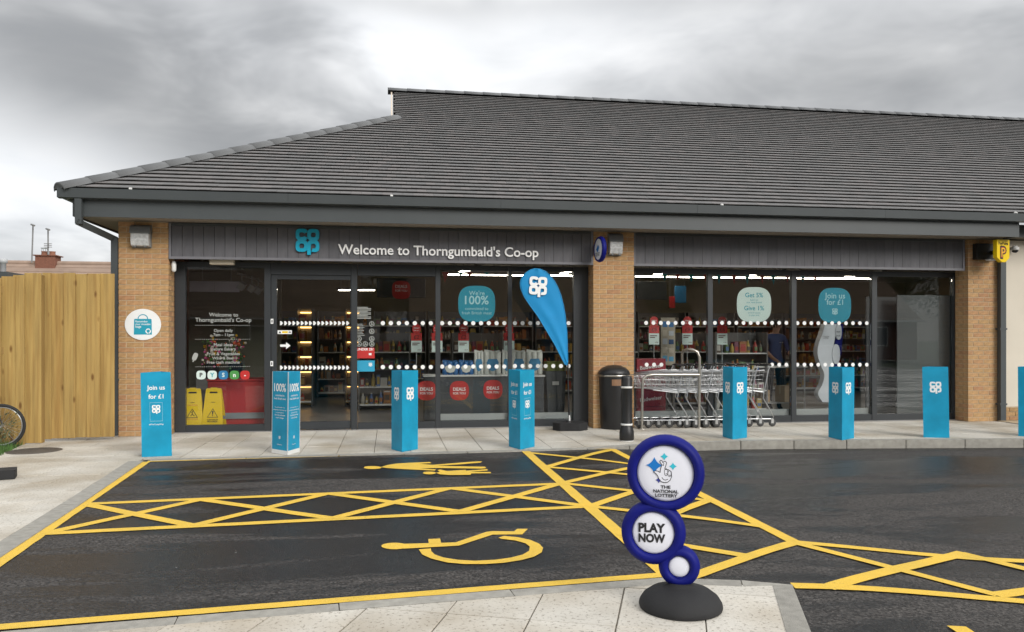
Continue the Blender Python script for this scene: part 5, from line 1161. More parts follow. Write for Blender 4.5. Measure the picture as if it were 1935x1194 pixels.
    P.build('emblem_print', [PRINTBLK, mat('star_blue', (.0, .16, .50), .5), mat('star_cyan', (.03, .48, .60), .5), mat('star_navy', (.03, .04, .25), .5), mat('disc_white', (.7, .7, .7))], t, True)
    D = MB(); x, z = loc(1233, 1007); T = frm((x, -.050 * .75, z), (1, 0, 0), (0, 0, 1)); put_text(D, 'PLAY', T, width=50 * s, height=16 * s, y=2 * s, bold=.045); put_text(D, 'NOW', T, width=50 * s, height=15 * s, y=-17 * s, bold=.045); D.build('lettering', PRINTBLK, t, True)
lottery()
# ------------------------------------------------------------------ feather flag
def flag():
    Y = 11.98; b = onY(1076, 806, Y); t = empty('feather_flag', (b.x, Y, .001), label='blue feather flag leaning left on a black weighted base', cat='flag')
    c = lambda u, w_: onY(970 + u / 3.73, 500 + w_ / 3.73, Y)
    L_ = [(381, 708), (362, 702), (330, 640), (290, 560), (230, 460), (170, 360), (115, 285), (75, 225), (50, 165), (48, 118), (62, 85), (90, 55), (120, 36), (150, 28)]
    R_ = [(383, 700), (384, 690), (383, 640), (381, 560), (378, 480), (373, 420), (365, 350), (352, 280), (335, 215), (312, 155), (290, 115), (262, 78), (228, 48), (190, 31)]
    rows = list(zip(L_, R_)); m = MB(); n = 9; vs = []
    for i, (a, b_) in enumerate(rows):
        A, B = c(*a), c(*b_)
        for k in range(n):
            f = k / (n - 1); p = A.lerp(B, f); w_ = .012 * math.sin(f * math.pi) + .011 * math.sin(f * 11 + i * .7) * (f * (1 - f) * 4) + .007 * math.sin(i * 2.3 + f * 5) * (f * (1 - f) * 4)
            vs.append((p.x, p.y - w_, p.z))
    m.add(vs, [(i * n + k, (i + 1) * n + k, (i + 1) * n + k + 1, i * n + k + 1) for i in range(len(rows) - 1) for k in range(n - 1)], 0, True)
    o = m.build('fabric', BLUEFLAG, t); so_ = o.modifiers.new('solid', 'SOLIDIFY'); so_.thickness = .003; ss_ = o.modifiers.new('sub', 'SUBSURF'); ss_.levels = ss_.render_levels = 1
    pole = [c(393, 1075), c(388, 900), c(384, 690)]
    MB().tube(pole, [.013, .013, .012], 8).build('pole', BLACKP, t)
    MB().tube([c(u, w_) + Vector((0, -.004, 0)) for u, w_ in L_ + list(reversed(R_))], .006, 6).build('hem', mat('hem_blue', (.01, .24, .50), .5), t)
    d = MB(); q = c(172, 158); put_logo(d, frm((q.x, Y - .034, q.z), (1, 0, -.05), (.05, 0, 1)), (c(230, 0) - c(108, 0)).x / 1.0); d.build('logo_print', WHITE, t)
    z = MB(); z.tube([c(393, 1060) + Vector((0, -.02, 0)), c(394, 1112) + Vector((0, -.02, 0))], [.012, .016], 8); z.build('spigot', WHITEP, t)
    a_, e_ = onY(1043, 806, Y).x, onY(1108, 806, Y).x; cx = (a_ + e_) / 2; hw = (e_ - a_) / 2
    prof = [(-hw, -.05), (-hw * .72, -.2), (hw * .45, -.24), (hw, -.10), (hw * .95, .14), (hw * .3, .22), (-hw * .8, .18)]
    m = MB(); m.prism([(cx + x, Y + y, .115) for x, y in prof], (0, 0, -.113)); bevel(m.build('weight_base', RUBBER, t), .02, 3)
    MB().lathe([(.05, 0), (.045, .02), (.02, .03), (.02, .06)], 14, Matrix.Translation((c(393, 1100).x, Y, .113))).build('socket', BLACKP, t)
flag()
# ------------------------------------------------------------------ litter bin
def bin_():
    b = onZ(1167, 812); d = (b.x * sT + b.y * cT); s = d / F; t = empty('litter_bin', (b.x, b.y + .2, .001), label='black round litter bin with domed lid against the brick pillar', cat='litter bin')
    r = 28.5 * s; H = 104 * s; T = Matrix.Translation((b.x, b.y + .2, .001))
    MB().lathe([(r * .86, 0), (r * .9, .02), (r * .97, H * .6), (r * .985, H * .62), (r, H * .98), (r, H)], 32, T).build('body', BLACKP, t)
    MB().lathe([(r * 1.06, H), (r * 1.07, H + .02), (r * 1.02, H + .05), (r * .8, H + .10), (r * .45, H + .135), (0, H + .145)], 32, T).build('lid', BLACKP, t)
    MB().lathe([(r * 1.005, H - .035), (r * 1.03, H - .032), (r * 1.03, H - .008), (r * 1.005, H - .005)], 32, T).build('steel_band', STEEL, t)
    a = math.radians(-100); m = MB()
    for k in range(6):
        a0_, a1_ = R(-114 + k * 7), R(-114 + (k + 1) * 7); rr = r * 1.012
        m.add([T @ Vector((rr * math.cos(q), rr * math.sin(q), z)) for q, z in ((a0_, H * .80), (a1_, H * .80), (a1_, H * .915), (a0_, H * .915))], [(0, 1, 2, 3)])
    m.build('slot', mat('slot_brown', (.20, .11, .06), .5, var=.3, nscale=8), t)
    m = MB()
    for k in range(6):
        a0_, a1_ = R(-116 + k * 7.6), R(-116 + (k + 1) * 7.6); rr = r * 1.02
        for z0, z1 in ((H * .775, H * .80), (H * .915, H * .935)): m.add([T @ Vector((rr * math.cos(q), rr * math.sin(q), z)) for q, z in ((a0_, z0), (a1_, z0), (a1_, z1), (a0_, z1))], [(0, 1, 2, 3)])
    m.build('slot_surround', BLACKP, t)
    q = R(-62); o = T @ Vector((r * .99 * math.cos(q), r * .99 * math.sin(q), H * .6)); MB().tube([o + Vector((.05 * math.sin(k * .3) * -1, -.035, .075 * math.cos(k * .3))) for k in range(11)], .005, 6).build('handle', STEEL, t)
bin_()
def post():
    b = onZ(1187.5, 834); d = b.x * sT + b.y * cT; s = d / F; t = empty('bollard', (b.x, b.y, .001), label='black post bollard with two white bands in front of the bin', cat='bollard'); T = Matrix.Translation((b.x, b.y + .08, .001)); r = 10.4 * s; H = 124 * s
    MB().lathe([(r * 1.26, 0), (r * 1.26, .012), (r * 1.33, .02), (r * 1.33, H * .135), (r * 1.12, H * .20), (r * 1.0, H * .24), (r, H * .80), (r * 1.04, H * .81), (r * 1.04, H * .83), (r, H * .84), (r * .99, H * .96), (r * .9, H * .99), (0, H)], 24, T).build('post', BLACKP, t)
    for z in (.235, .805): MB().lathe([(r * 1.005, H * z), (r * 1.06, H * z + .003), (r * 1.06, H * z + .024), (r * 1.005, H * z + .027)], 24, T).build('white_band', WHITEP, t)
    MB().lathe([(r * 1.3, 0), (r * 1.3, .008)], 24, Matrix.Translation((b.x, b.y + .08, 0))).build('collar', WHITEP, t)
post()
# ------------------------------------------------------------------ trolley bay and trolleys
def hoop():
    Yh = 11.86; t = empty('trolley_rail', (Xat(1265, Yh), Yh, 0), label='bent steel tube rail round the left end of the trolleys', cat='rail')
    P = lambda x, y, Y=Yh: onY(x, y, Y); m = []
    a = P(1213, 806); a.z = 0
    pts = [a, P(1214, 725), P(1216, 716), P(1222, 710), P(1232, 708), P(1321, 708)]; MB().tube(pts, .022, 10).build('low_rail', STEEL, t)
    b = P(1321, 806); b.z = 0
    pts = [b, P(1322, 690), P(1321.5, 674), P(1318, 665), P(1310, 661), P(1298, 660, Yh + .1), P(1291, 663, Yh + .16), P(1289, 670, Yh + .2), P(1290, 700, Yh + .22)]; MB().tube(pts, .022, 10).build('tall_hoop', STEEL, t)
    for p in (a, b): MB().lathe([(.06, .001), (.06, .008), (.03, .012)], 16, Matrix.Translation(p)).build('foot_plate', STEEL, t)
hoop()
def trolley():
    t = empty('shopping_trolley', (0, 0, 0)); W, hx = .25, .40
    bas = MB(); r = .0025
    def quad(x, z): return None
    # basket rims: rear x=.30, front x=-.46
    topw = lambda f: W - .045 * f; zt = lambda f: .90 - .06 * f; zb = lambda f: .60 + .03 * f; xx = lambda f: .30 - .76 * f; xb = lambda f: .27 - .66 * f
    for f_z, w_, zf, xf in ((1, topw, zt, xx), (0, lambda f: W - .05 - .05 * f, zb, xb)):
        bas.tube([(xf(0), -w_(0), zf(0)), (xf(1), -w_(1), zf(1)), (xf(1), w_(1), zf(1)), (xf(0), w_(0), zf(0))], .0055, 6)
    for s_ in (-1, 1):
        for k in range(11):
            f = k / 10; bas.tube([(xx(f), s_ * topw(f), zt(f)), (xb(f), s_ * (W - .05 - .05 * f), zb(f))], r, 4)
        for g_ in (.25, .5, .75):
            bas.tube([(xx(f) * (1 - g_) + xb(f) * g_, s_ * (topw(f) * (1 - g_) + (W - .05 - .05 * f) * g_), zt(f) * (1 - g_) + zb(f) * g_) for f in (0, 1)], r, 4)
    for k in range(8):
        g_ = -1 + 2 * k / 7; bas.tube([(xb(0), g_ * (W - .05), zb(0)), (xb(1), g_ * (W - .10), zb(1)), (xx(1), g_ * topw(1), zt(1))], r, 4)
    for k in range(6): f = k / 6; bas.tube([(xb(f), -(W - .05 - .05 * f), zb(f)), (xb(f), W - .05 - .05 * f, zb(f))], r, 4)
    setp(bas.build('wire_basket', CHROME, t, True))
    for s_ in (-1, 1):
        y = s_ * W; MB().tube([(hx, y, .97), (hx - .03, y, .90), (hx - .115, y, .50), (hx - .12, y, .46), (hx - .10, y, .42), (hx + .015, y, .24), (hx + .06, y, .15), (hx + .03, y, .125), (-.36, s_ * (W - .07), .125)], .009, 8).build('side_frame', CHROME, t, True)
        MB().tube([(hx - .115, y, .55), (-.1, s_ * (W - .05), .60)], .008, 6).build('basket_bracket', CHROME, t, True)
    MB().tube([(hx, -W - .01, .975), (hx + .02, -W + .03, .985), (hx + .02, W - .03, .985), (hx, W + .01, .975)], .015, 8).build('handle', BLACKP, t, True)
    MB().tube([(-.36, -(W - .07), .125), (-.36, W - .07, .125)], .009, 6).build('cross_bar', CHROME, t, True)
    for x, y in ((hx + .02, W), (hx + .02, -W), (-.33, W - .07), (-.33, -(W - .07))):
        c = MB(); c.lathe([(.0, -.014), (.030, -.014), (.058, -.012), (.060, 0), (.058, .012), (.030, .014), (0, .014)], 16, Matrix.Translation((x + .015, y, .062)) @ Matrix.Rotation(R(90), 4, 'X'), 0); c.box(x - .012, x + .030, y - .022, y - .017, .055, .13, 1); c.box(x - .012, x + .030, y + .017, y + .022, .055, .13, 1); c.lathe([(.014, .11), (.014, .135)], 8, Matrix.Translation((x, y, 0)), 1); c.build('castor', [WHEELM, CHROME], t, True)
    return t
tp = trolley(); Yt = 12.12
hx_px = [1283, 1300, 1319, 1338, 1357, 1378, 1399, 1420, 1441]
ordn = ['first from the steel hoop', 'second from the steel hoop', 'third from the steel hoop', 'fourth from the steel hoop', 'fifth, left of the blue sleeve', 'sixth, mostly hidden by the blue sleeve', 'just right of the sleeve edge', 'last but one', 'last of all with its castors clear of the sleeve']
for i, px in enumerate(hx_px):
    o = tp if i == 0 else copy_tree(tp); q = onY(px, 690, Yt); o.location = (q.x - .40, Yt + random.uniform(-.012, .012), .001); o.rotation_euler = (0, 0, R(random.uniform(-1.2, 1.2)))
    setp(o, 'wire shopping trolley in the row, ' + ordn[i], 'trolley', 'nested shopping trolleys')
# a basket cart parked inside, right of the mullion
# ------------------------------------------------------------------ fittings on the wall
def wall_lamp(x, y0, y1, label, hw=17):
    Y = Y0; a, b = onY(x, y1, Y), onY(x, y0, Y); s = (b.z - a.z); w_ = hw * Y / F; t = empty('wall_lamp', (a.x, Y, a.z), label=label, cat='wall lamp', group='bulkhead lamps on the brick pillars')
    m = MB(); m.prism([(a.x - w_, Y - .001, a.z + s * .62), (a.x - w_, Y - .13, a.z + s * .62), (a.x - w_, Y - .10, a.z + s * .92), (a.x - w_, Y - .05, a.z + s), (a.x - w_, Y - .001, a.z + s)], (2 * w_, 0, 0)); bevel(m.build('hood', LAMPH, t), .01)
    m = MB(); m.prism([(a.x - w_ * .88, Y - .02, a.z + s * .03), (a.x - w_ * .88, Y - .10, a.z + s * .06), (a.x - w_ * .88, Y - .125, a.z + s * .30), (a.x - w_ * .88, Y - .12, a.z + s * .615), (a.x - w_ * .88, Y - .02, a.z + s * .615)], (w_ * 1.76, 0, 0)); bevel(m.build('lens', LENS, t), .012)
    MB().box(a.x - w_ * .95, a.x + w_ * .95, Y - .018, Y - .001, a.z, a.z + s * .61).build('back_plate', LAMPH, t)
    for k in (-1, 1): MB().box(a.x + k * w_ * .5 - .012, a.x + k * w_ * .5 + .012, Y - .09, Y - .06, a.z + s * .0, a.z + s * .055).build('screw_boss', LAMPH, t)
wall_lamp(268.5, 426, 468, 'grey bulkhead lamp high on the left brick pillar'); wall_lamp(1161, 442, 483, 'grey bulkhead lamp on the middle brick pillar beside the projecting roundel', 14)
# round bag sign
def bag_sign():
    Y = Y0 - .012; c = onY(270, 613, Y); r = 32 * c.y / F * .955; t = empty('wall_sign', c, label='round white sign with a teal shopping bag on the left brick pillar', cat='sign')
    rv = onY(270, 583.5, Y).z - c.z
    MB().prism([(c.x + r * math.cos(k * .1309), Y, c.z + rv * math.sin(k * .1309)) for k in range(48)], (0, .010, 0)).build('disc', mat('sign_white', (.78, .79, .79), .4), t)
    d = MB(); T = FRONT((c.x, Y - .0015, c.z)); s_ = .95 * c.y / F / 1.0; u = c.y / F * .95
    put_poly(d, [(-16 * u, -19 * u), (16 * u, -19 * u), (15.5 * u, 9.5 * u), (14 * u, 10.5 * u), (-14 * u, 10.5 * u), (-15.5 * u, 9.5 * u)], T, 0)
    ribbon(d, [(8.5 * u * math.cos(R(k * 15)), 10.5 * u + 8 * u * math.sin(R(k * 15))) for k in range(13)], 1.6 * u, T, 0)
    T1 = T @ Matrix.Translation((0, 0, .001))
    for i, s_ in enumerate(('Remember', 'your reusable', 'bags')): put_text(d, s_, T1, width=(22, 27, 10)[i] * u, y=(4 - 5 * i) * u, x=(-2, 0, -8)[i] * u, mi=1)
    for k in range(3):
        a_ = R(90 + 120 * k); ribbon(d, [(9.5 * u + 4 * u * math.cos(a_ + q * .5 - .7), -12.5 * u + 4 * u * math.sin(a_ + q * .5 - .7)) for q in range(4)], 2.0 * u, T1, 1)
    d.build('print', [mat('bag_teal', (.01, .30, .42), .5), WHITE], t)
bag_sign()
def roundel():
    # thin lozenge sign on a bracket, seen nearly edge on
    Y = Y0 - .30; c = onY(1134, 471, Y); t = empty('projecting_sign', (c.x, Y0, c.z), label='navy and white round projecting sign on the middle brick pillar', cat='sign')
    r = 25.5 * c.y / F; az = R(-84); T = Matrix.Translation(c) @ Matrix.Rotation(az, 4, 'Z') @ Matrix.Rotation(R(90), 4, 'X')
    MB().lathe([(r * .80, .020), (r * .84, .038), (r * .93, .034), (r, 0), (r * .93, -.034), (r * .84, -.038), (r * .8, -.02)], 36, T).build('rim', NAVY, t)
    MB().lathe([(r * .80, -.03), (r * .6, -.036), (0, -.04)], 32, T).build('face', mat('disc_white', (.7, .7, .7)), t); MB().lathe([(r * .80, .03), (r * .6, .036), (0, .04)], 32, T).build('face', mat('disc_white', (.7, .7, .7)), t)
    d = MB(); Tp = T @ Matrix.Translation((0, 0, .0415)); put_text(d, 'THE NATIONAL', Tp, width=r * 1.0, y=-r * .35); put_text(d, 'LOTTERY', Tp, width=r * .8, y=-r * .52); put_poly(d, [(-.06, .0), (0, -.05), (.06, .02), (.02, .07)], Tp, 1); d.build('print', [PRINTBLK, mat('star_blue', (.0, .16, .5), .5)], t)
    b = onY(1125, 471, Y0 - .02); MB().box(b.x - .02, b.x + .02, c.y + .12, Y0 - .001, b.z - .07, b.z + .07).build('bracket', NAVY, t)
roundel()
def pay_sign():
    Y = Y0 - .34; t0 = onY(1892, 474, Y); t = empty('projecting_sign', (t0.x, Y0, t0.z), label='yellow projecting payment sign with a letter P by the right downpipe', cat='sign')
    w_, h_ = 17 * t0.y / F * 1.12, 21 * t0.y / F * 1.14; az = R(14); T = Matrix.Translation(t0) @ Matrix.Rotation(az, 4, 'Z')
    out = [(-w_, -h_ * .62), (-w_ * .2, -h_ * 1.0), (w_ * .35, -h_ * 1.0), (w_, -h_ * .62), (w_, h_), (-w_, h_ * .95)]
    m = MB(); m.prism([T @ Vector((u, -.035, v)) for u, v in out], T.to_3x3() @ Vector((0, .07, 0))); bevel(m.build('box', YELSIGN, t), .008)
    d = MB(); Tp = T @ frm((0, -.0375, 0), (1, 0, 0), (0, 0, 1)); put_text(d, 'PayPoint', Tp, width=w_ * 1.55, y=h_ * .52, bold=.02, mi=0); put_text(d, 'P', Tp, height=h_ * .95, y=-h_ * .62, bold=.09, mi=0); put_text(d, 'P', Tp @ Matrix.Translation((0, 0, .001)), height=h_ * .86, y=-h_ * .57, bold=.03, mi=1); put_text(d, 'P', Tp @ Matrix.Translation((0, 0, .0018)), height=h_ * .80, y=-h_ * .53, bold=-.008, mi=2)
    d.build('print', [PRINTBLK, mat('pay_red', (.5, .05, .05), .5), YELSIGN], t)
    a, b = onY(1842, 490, Y0 - .05), onY(1876, 461, Y0 - .05); MB().box(a.x, b.x + .02, Y0 - .10, Y0 - .001, a.z, b.z).build('bracket_box', BLACKP, t); MB().box(b.x - .03, t0.x + .02, Y + .02, Y0 - .101, t0.z - .03, t0.z + .03).build('arm', BLACKP, t)
    q = onY(1868, 491, Y0 - .12); MB().lathe([(.0, -.03), (.09, -.02), (.10, 0), (.0, .004)], 20, Matrix.Translation((q.x, Y0 - .2, q.z))).build('under_lamp', LENS, t)
pay_sign()
def dome_cam(x, y, label, Y=Y0 - .05):
    c = onY(x, y, Y); t = empty('security_camera', c, label=label, cat='camera'); T = Matrix.Translation(c)
    MB().lathe([(.0, .055), (.035, .05), (.04, .03), (.062, .02), (.065, -.02), (.055, -.025)], 20, T).build('housing', WHITEP, t); MB().lathe([(.05, -.026), (.045, -.05), (.025, -.065), (0, -.07)], 20, T).build('dome', BLACKP, t); MB().box(c.x + .0, c.x + .03, c.y + .06, Y0 + .059, c.z + .0, c.z + .04).build('bracket', WHITEP, t)
dome_cam(1918, 470, 'white dome camera on the cream wall at the right edge')
# small white sensor at the left jamb and a cream lamp box under the sign band
c = onY(328.5, 503, Y0 + .1); t = empty('door_sensor', (c.x, c.y, c.z), label='small white camera at the top of the left window jamb', cat='camera'); MB().lathe([(.0, .085), (.026, .07), (.034, .02), (.034, -.06), (.02, -.08), (0, -.085)], 14, Matrix.Translation((c.x, c.y, c.z))).build('housing', WHITEP, t); MB().tube([(c.x + .02, c.y, c.z + .02), (c.x + .06, c.y + .05, c.z + .05), (c.x + .07, c.y + .1, c.z + .07)], .006, 6).build('cable', BLACKP, t)
a, b = onY(397, 500, Y0 + .14), onY(443, 491, Y0 + .14); t = empty('entrance_lamp', ((a.x + b.x) / 2, Y0 + .14, a.z), label='cream box lamp under the left end of the sign band', cat='lamp'); bevel(MB().box(a.x, b.x, Y0 + .08, Y0 + .2, a.z, b.z).build('box', mat('lamp_cream', (.5, .44, .34), .5), t), .01); MB().box(a.x + .02, b.x - .02, Y0 + .1, Y0 + .18, b.z, 2.553).build('mount', LAMPH, t)
# ------------------------------------------------------------------ fence
fz = empty('timber_fence', (-5.2, 11.6, 0), label='tall timber board fence left of the shop', cat='fence')
bd = []
def boards(pts, Y0a, Y1a, tops, bots):
    for (x0, x1), tp_, bt in zip(zip(pts, pts[1:]), tops, bots):
        f0 = (x0 - pts[0]) / (pts[-1] - pts[0]); Yb = Y0a + (Y1a - Y0a) * f0; a, b = onY(x0, bt, Yb), onY(x1, tp_, Yb); m = MB()
        j = random.uniform(-.004, .004); a.z = min(a.z, .06)
        bk_ = len(bd) % 2; j += .028 * bk_; bd.append(1); m.box(a.x + (.003 if not bk_ else -.012), b.x + (-.003 if not bk_ else .012), Yb + j, Yb + j + .02, a.z, b.z - random.uniform(0, .012)); bevel(m.build('board', FENCE, fz), .002, 1)
p1 = [-170, -145, -120, -96, -72, -48, -23, 2, 24, 46, 74]; boards(p1, 10.95, 11.45, [536, 534, 532, 530, 527, 525, 524, 521.5, 519, 515], [858, 857, 856, 855, 854, 853, 852, 850, 844, 838, 832][:10])
p2 = [79.5, 97, 119, 142, 164, 189, 213]; boards(p2, 11.62, 11.72, [515, 515.3, 515.6, 515.8, 516, 516.5], [830, 829, 828, 827, 826.5, 826])
def bar_f(a, b, h, d, m=POSTM, nm='rail'):
    q = MB(); q.add([(a.x, a.y, a.z), (b.x, b.y, b.z), (b.x, b.y + d, b.z), (a.x, a.y + d, a.z), (a.x, a.y, a.z + h), (b.x, b.y, b.z + h), (b.x, b.y + d, b.z + h), (a.x, a.y + d, a.z + h)], [(0, 3, 2, 1), (4, 5, 6, 7), (0, 1, 5, 4), (1, 2, 6, 5), (2, 3, 7, 6), (3, 0, 4, 7)]); return q.build(nm, m, fz)
for z in (.35, 1.2, 2.0): bar_f(Vector((Xat(80, 11.62), 11.66, z)), Vector((Xat(213, 11.72), 11.76, z)), .09, .04); bar_f(Vector((Xat(-168, 10.95), 10.99, z)), Vector((Xat(73, 11.44), 11.48, z)), .09, .04)
a = Xat(74.5, 11.5); bevel(MB().box(a, a + .03, 11.50, 11.6, -.05, 2.26).build('post', POSTM, fz), .006); a = Xat(-60, 11.2); bevel(MB().box(a, a + .1, 11.24, 11.34, -.05, 2.2).build('post', POSTM, fz), .006)
# grass strip and weeds at the foot of the fence
gm = MB(); gp_ = [(gr0[0] - 3.2, gr0[1] - 1.4), gr0, gr1, (gr1[0] - .05, 11.6), (gr0[0] - 3.2, 11.3)]
setp(MB().poly([(x, y, -.004) for x, y in ccw(gp_)]).build('verge', mat('soil', (.075, .06, .035), .95, var=.3)), kind='structure')
rg = random.Random(3); inside = ccw(gp_)
for k in range(9000):
    x, y = rg.uniform(gr0[0] - 1.6, gr0[0] + .2), rg.uniform(gr0[1] - .8, 11.5); c_ = False
    for i in range(len(inside)):
        p, q = inside[i], inside[i - 1]
        if (p[1] > y) != (q[1] > y) and x < (q[0] - p[0]) * (y - p[1]) / (q[1] - p[1]) + p[0]: c_ = not c_
    if not c_: continue
    h = rg.uniform(.03, .11); a = rg.uniform(0, 3.14); dx, dy = .004 * math.cos(a), .004 * math.sin(a); gm.add([(x - dx, y - dy, -.004), (x + dx, y + dy, -.004), (x + rg.uniform(-.03, .03), y + rg.uniform(-.03, .03), h)], [(0, 1, 2)])
setp(gm.build('grass', GRASS), 'short green grass at the foot of the timber fence', 'grass', kind='stuff')
def weed(x, y, r, h, label):
    t = empty('weed_plant', (x, y, 0), label=label, cat='plant'); m = MB(); st = MB()
    for k in range(34):
        a, e = rg.uniform(0, 6.28), rg.uniform(.2, 1); tip = Vector((x + r * e * math.cos(a), y + r * .4 * e * math.sin(a), h * rg.uniform(.3, 1))); base = Vector((x + .04 * math.cos(a), y, 0)); st.tube([base, base.lerp(tip, .5) + Vector((0, 0, .05)), tip], .0025, 4)
        for q in range(9):
            c_ = base.lerp(tip, rg.uniform(.35, 1.05)) + Vector((rg.gauss(0, .02), rg.gauss(0, .02), rg.gauss(.03, .02))); s_ = rg.uniform(.012, .028); n_ = Vector((rg.gauss(0, 1), rg.gauss(0, 1), rg.gauss(0, 1))).normalized(); u = n_.orthogonal().normalized(); v = n_.cross(u); m.add([c_ - u * s_, c_ + v * s_ * .5, c_ + u * s_, c_ - v * s_ * .5], [(0, 1, 2, 3)])
    setp(m.build('leaves', mat('weed_leaf', (.10, .12, .06), .8, island=.4, var=.2), t), kind='stuff'); st.build('stems', mat('stem', (.12, .10, .05), .8), t)
wp = onZ(0, 848); weed(wp.x - .12, wp.y + .10, .32, .45, 'dull weedy plant behind the bicycle wheel')
# ------------------------------------------------------------------ bicycle against the fence
def bicycle():
    r = .278; c = onZ(2, 846); t = empty('bicycle', (c.x, c.y, 0), R(6), label='bicycle parked by the fence, only its wheel in view', cat='bicycle')
    def wheel(x):
        wt = MB(); wt.tube([(x + r * .955 * math.cos(k * math.pi / 24), 0, r + r * .955 * math.sin(k * math.pi / 24)) for k in range(48)], r * .045 + .008, 8, 0, True); w_ = wt.build('tyre', TYRE, t, True)
        MB().tube([(x + r * .87 * math.cos(k * math.pi / 24), 0, r + r * .87 * math.sin(k * math.pi / 24)) for k in range(48)], .009, 6, 0, True).build('rim', CHROME, t, True)
        s_ = MB()
        for k in range(28): a = k * 2 * math.pi / 28; s_.tube([(x + .02 * math.cos(a + (.9 if k % 2 else -.9)), .025 * (1 if k % 4 < 2 else -1), r + .02 * math.sin(a + .9)), (x + r * .86 * math.cos(a), 0, r + r * .86 * math.sin(a))], .0011, 4)
        setp(s_.build('spokes', CHROME, t, True), kind='stuff'); MB().lathe([(.02, -.04), (.012, -.03), (.012, .03), (.02, .04)], 12, Matrix.Translation((x, 0, r)) @ Matrix.Rotation(R(90), 4, 'X')).build('hub', CHROME, t, True)
    wheel(0); wheel(-.98); FR = mat('bike_frame', (.03, .03, .06), .3)
    m = MB(); bb = (-.55, 0, .27); seat_ = (-.68, 0, .72); hd = (-.13, 0, .72); hd2 = (-.10, 0, .60)
    for a, b in ((bb, seat_), (seat_, hd), (bb, hd2), (hd, hd2)): m.tube([a, b], .017, 8)
    for s in (-1, 1): m.tube([bb, (-.98, s * .05, r)], .009, 6); m.tube([seat_, (-.98, s * .05, r)], .008, 6)
    m.build('frame', FR, t, True); f = MB()
    for s in (-1, 1): f.tube([hd2, (-.06, s * .045, .5), (0, s * .05, r)], .010, 6)
    f.build('fork', FR, t, True); MB().tube([(-.20, -.28, .86), (-.14, -.1, .84), (-.13, 0, .80), (-.14, .1, .84), (-.20, .28, .86)], .012, 8).build('handlebar', BLACKP, t, True); MB().tube([hd, (-.135, 0, .81)], .014, 8).build('stem', BLACKP, t, True)
    bevel(MB().prism([(-.84, -.07, .80), (-.84, .07, .80), (-.62, .02, .80), (-.57, 0, .795), (-.62, -.02, .80)], (0, 0, .045)).build('saddle', BLACKP, t, True), .015); MB().tube([seat_, (-.70, 0, .80)], .013, 8).build('seat_post', CHROME, t, True)
    MB().lathe([(.085, -.004), (.085, .004)], 28, Matrix.Translation((bb[0], -.05, bb[2])) @ Matrix.Rotation(R(90), 4, 'X')).build('chainring', CHROME, t, True)
    for s in (-1, 1): k = MB(); k.tube([(bb[0], s * .06, bb[2]), (bb[0] + s * .12, s * .07, bb[2] - s * .12)], .009, 6); k.box(bb[0] + s * .12 - .045, bb[0] + s * .12 + .045, s * .075, s * .16, bb[2] - s * .12 - .012, bb[2] - s * .12 + .012) if s > 0 else k.box(bb[0] - .165, bb[0] - .075, -.16, -.075, bb[2] + .108, bb[2] + .132); k.build('crank', BLACKP, t, True)
bicycle()
# manhole cover
c = onZ(65, 852); a = (onZ(104, 850) - onZ(26, 854)).length / 2
mh = empty('manhole_cover', (c.x, c.y, 0), label='round cast iron manhole cover in the left pavement', cat='manhole cover'); T = Matrix.Translation(c)
IRON = mat('cast_iron', (.10, .085, .07), .75, var=.25, nscale=14, bump=.4, bscale=50)
r0 = .27; MB().lathe([(r0 * 1.14, .0015), (r0 * 1.14, .004), (r0 * 1.02, .0045), (r0 * 1.01, .002)], 40, T).build('ring', IRON, mh); st_ = MB().lathe([(r0, .0012), (r0, .0038), (0, .004)], 40, T)
for i in range(-6, 7):
    for j in range(-6, 7):
        if (i * i + j * j) * .0016 < r0 * r0 * .8: st_.box(c.x + i * .04 - .012, c.x + i * .04 + .012, c.y + j * .04 - .012, c.y + j * .04 + .012, .004, .007)
st_.build('cover', IRON, mh)
# black weighted foot at the left edge
c = onZ(-14, 905); t = empty('sign_foot', (c.x, c.y, 0), R(18), label='black rubber foot block cut off by the left edge of the view', cat='base block'); bevel(MB().prism([(-.22, -.11, .002), (.20, -.11, .002), (.20, .12, .002), (-.22, .12, .002)], (0, 0, .09)).build('block', RUBBER, t, True), .018, 3); MB().tube([(-.1, 0, .09), (-.1, 0, 1.9)], .014, 8).build('upright_tube', BLACKP, t, True); MB().lathe([(.04, .088), (.035, .11), (.018, .13)], 12, Matrix.Translation((-.1, 0, 0))).build('socket', BLACKP, t, True)
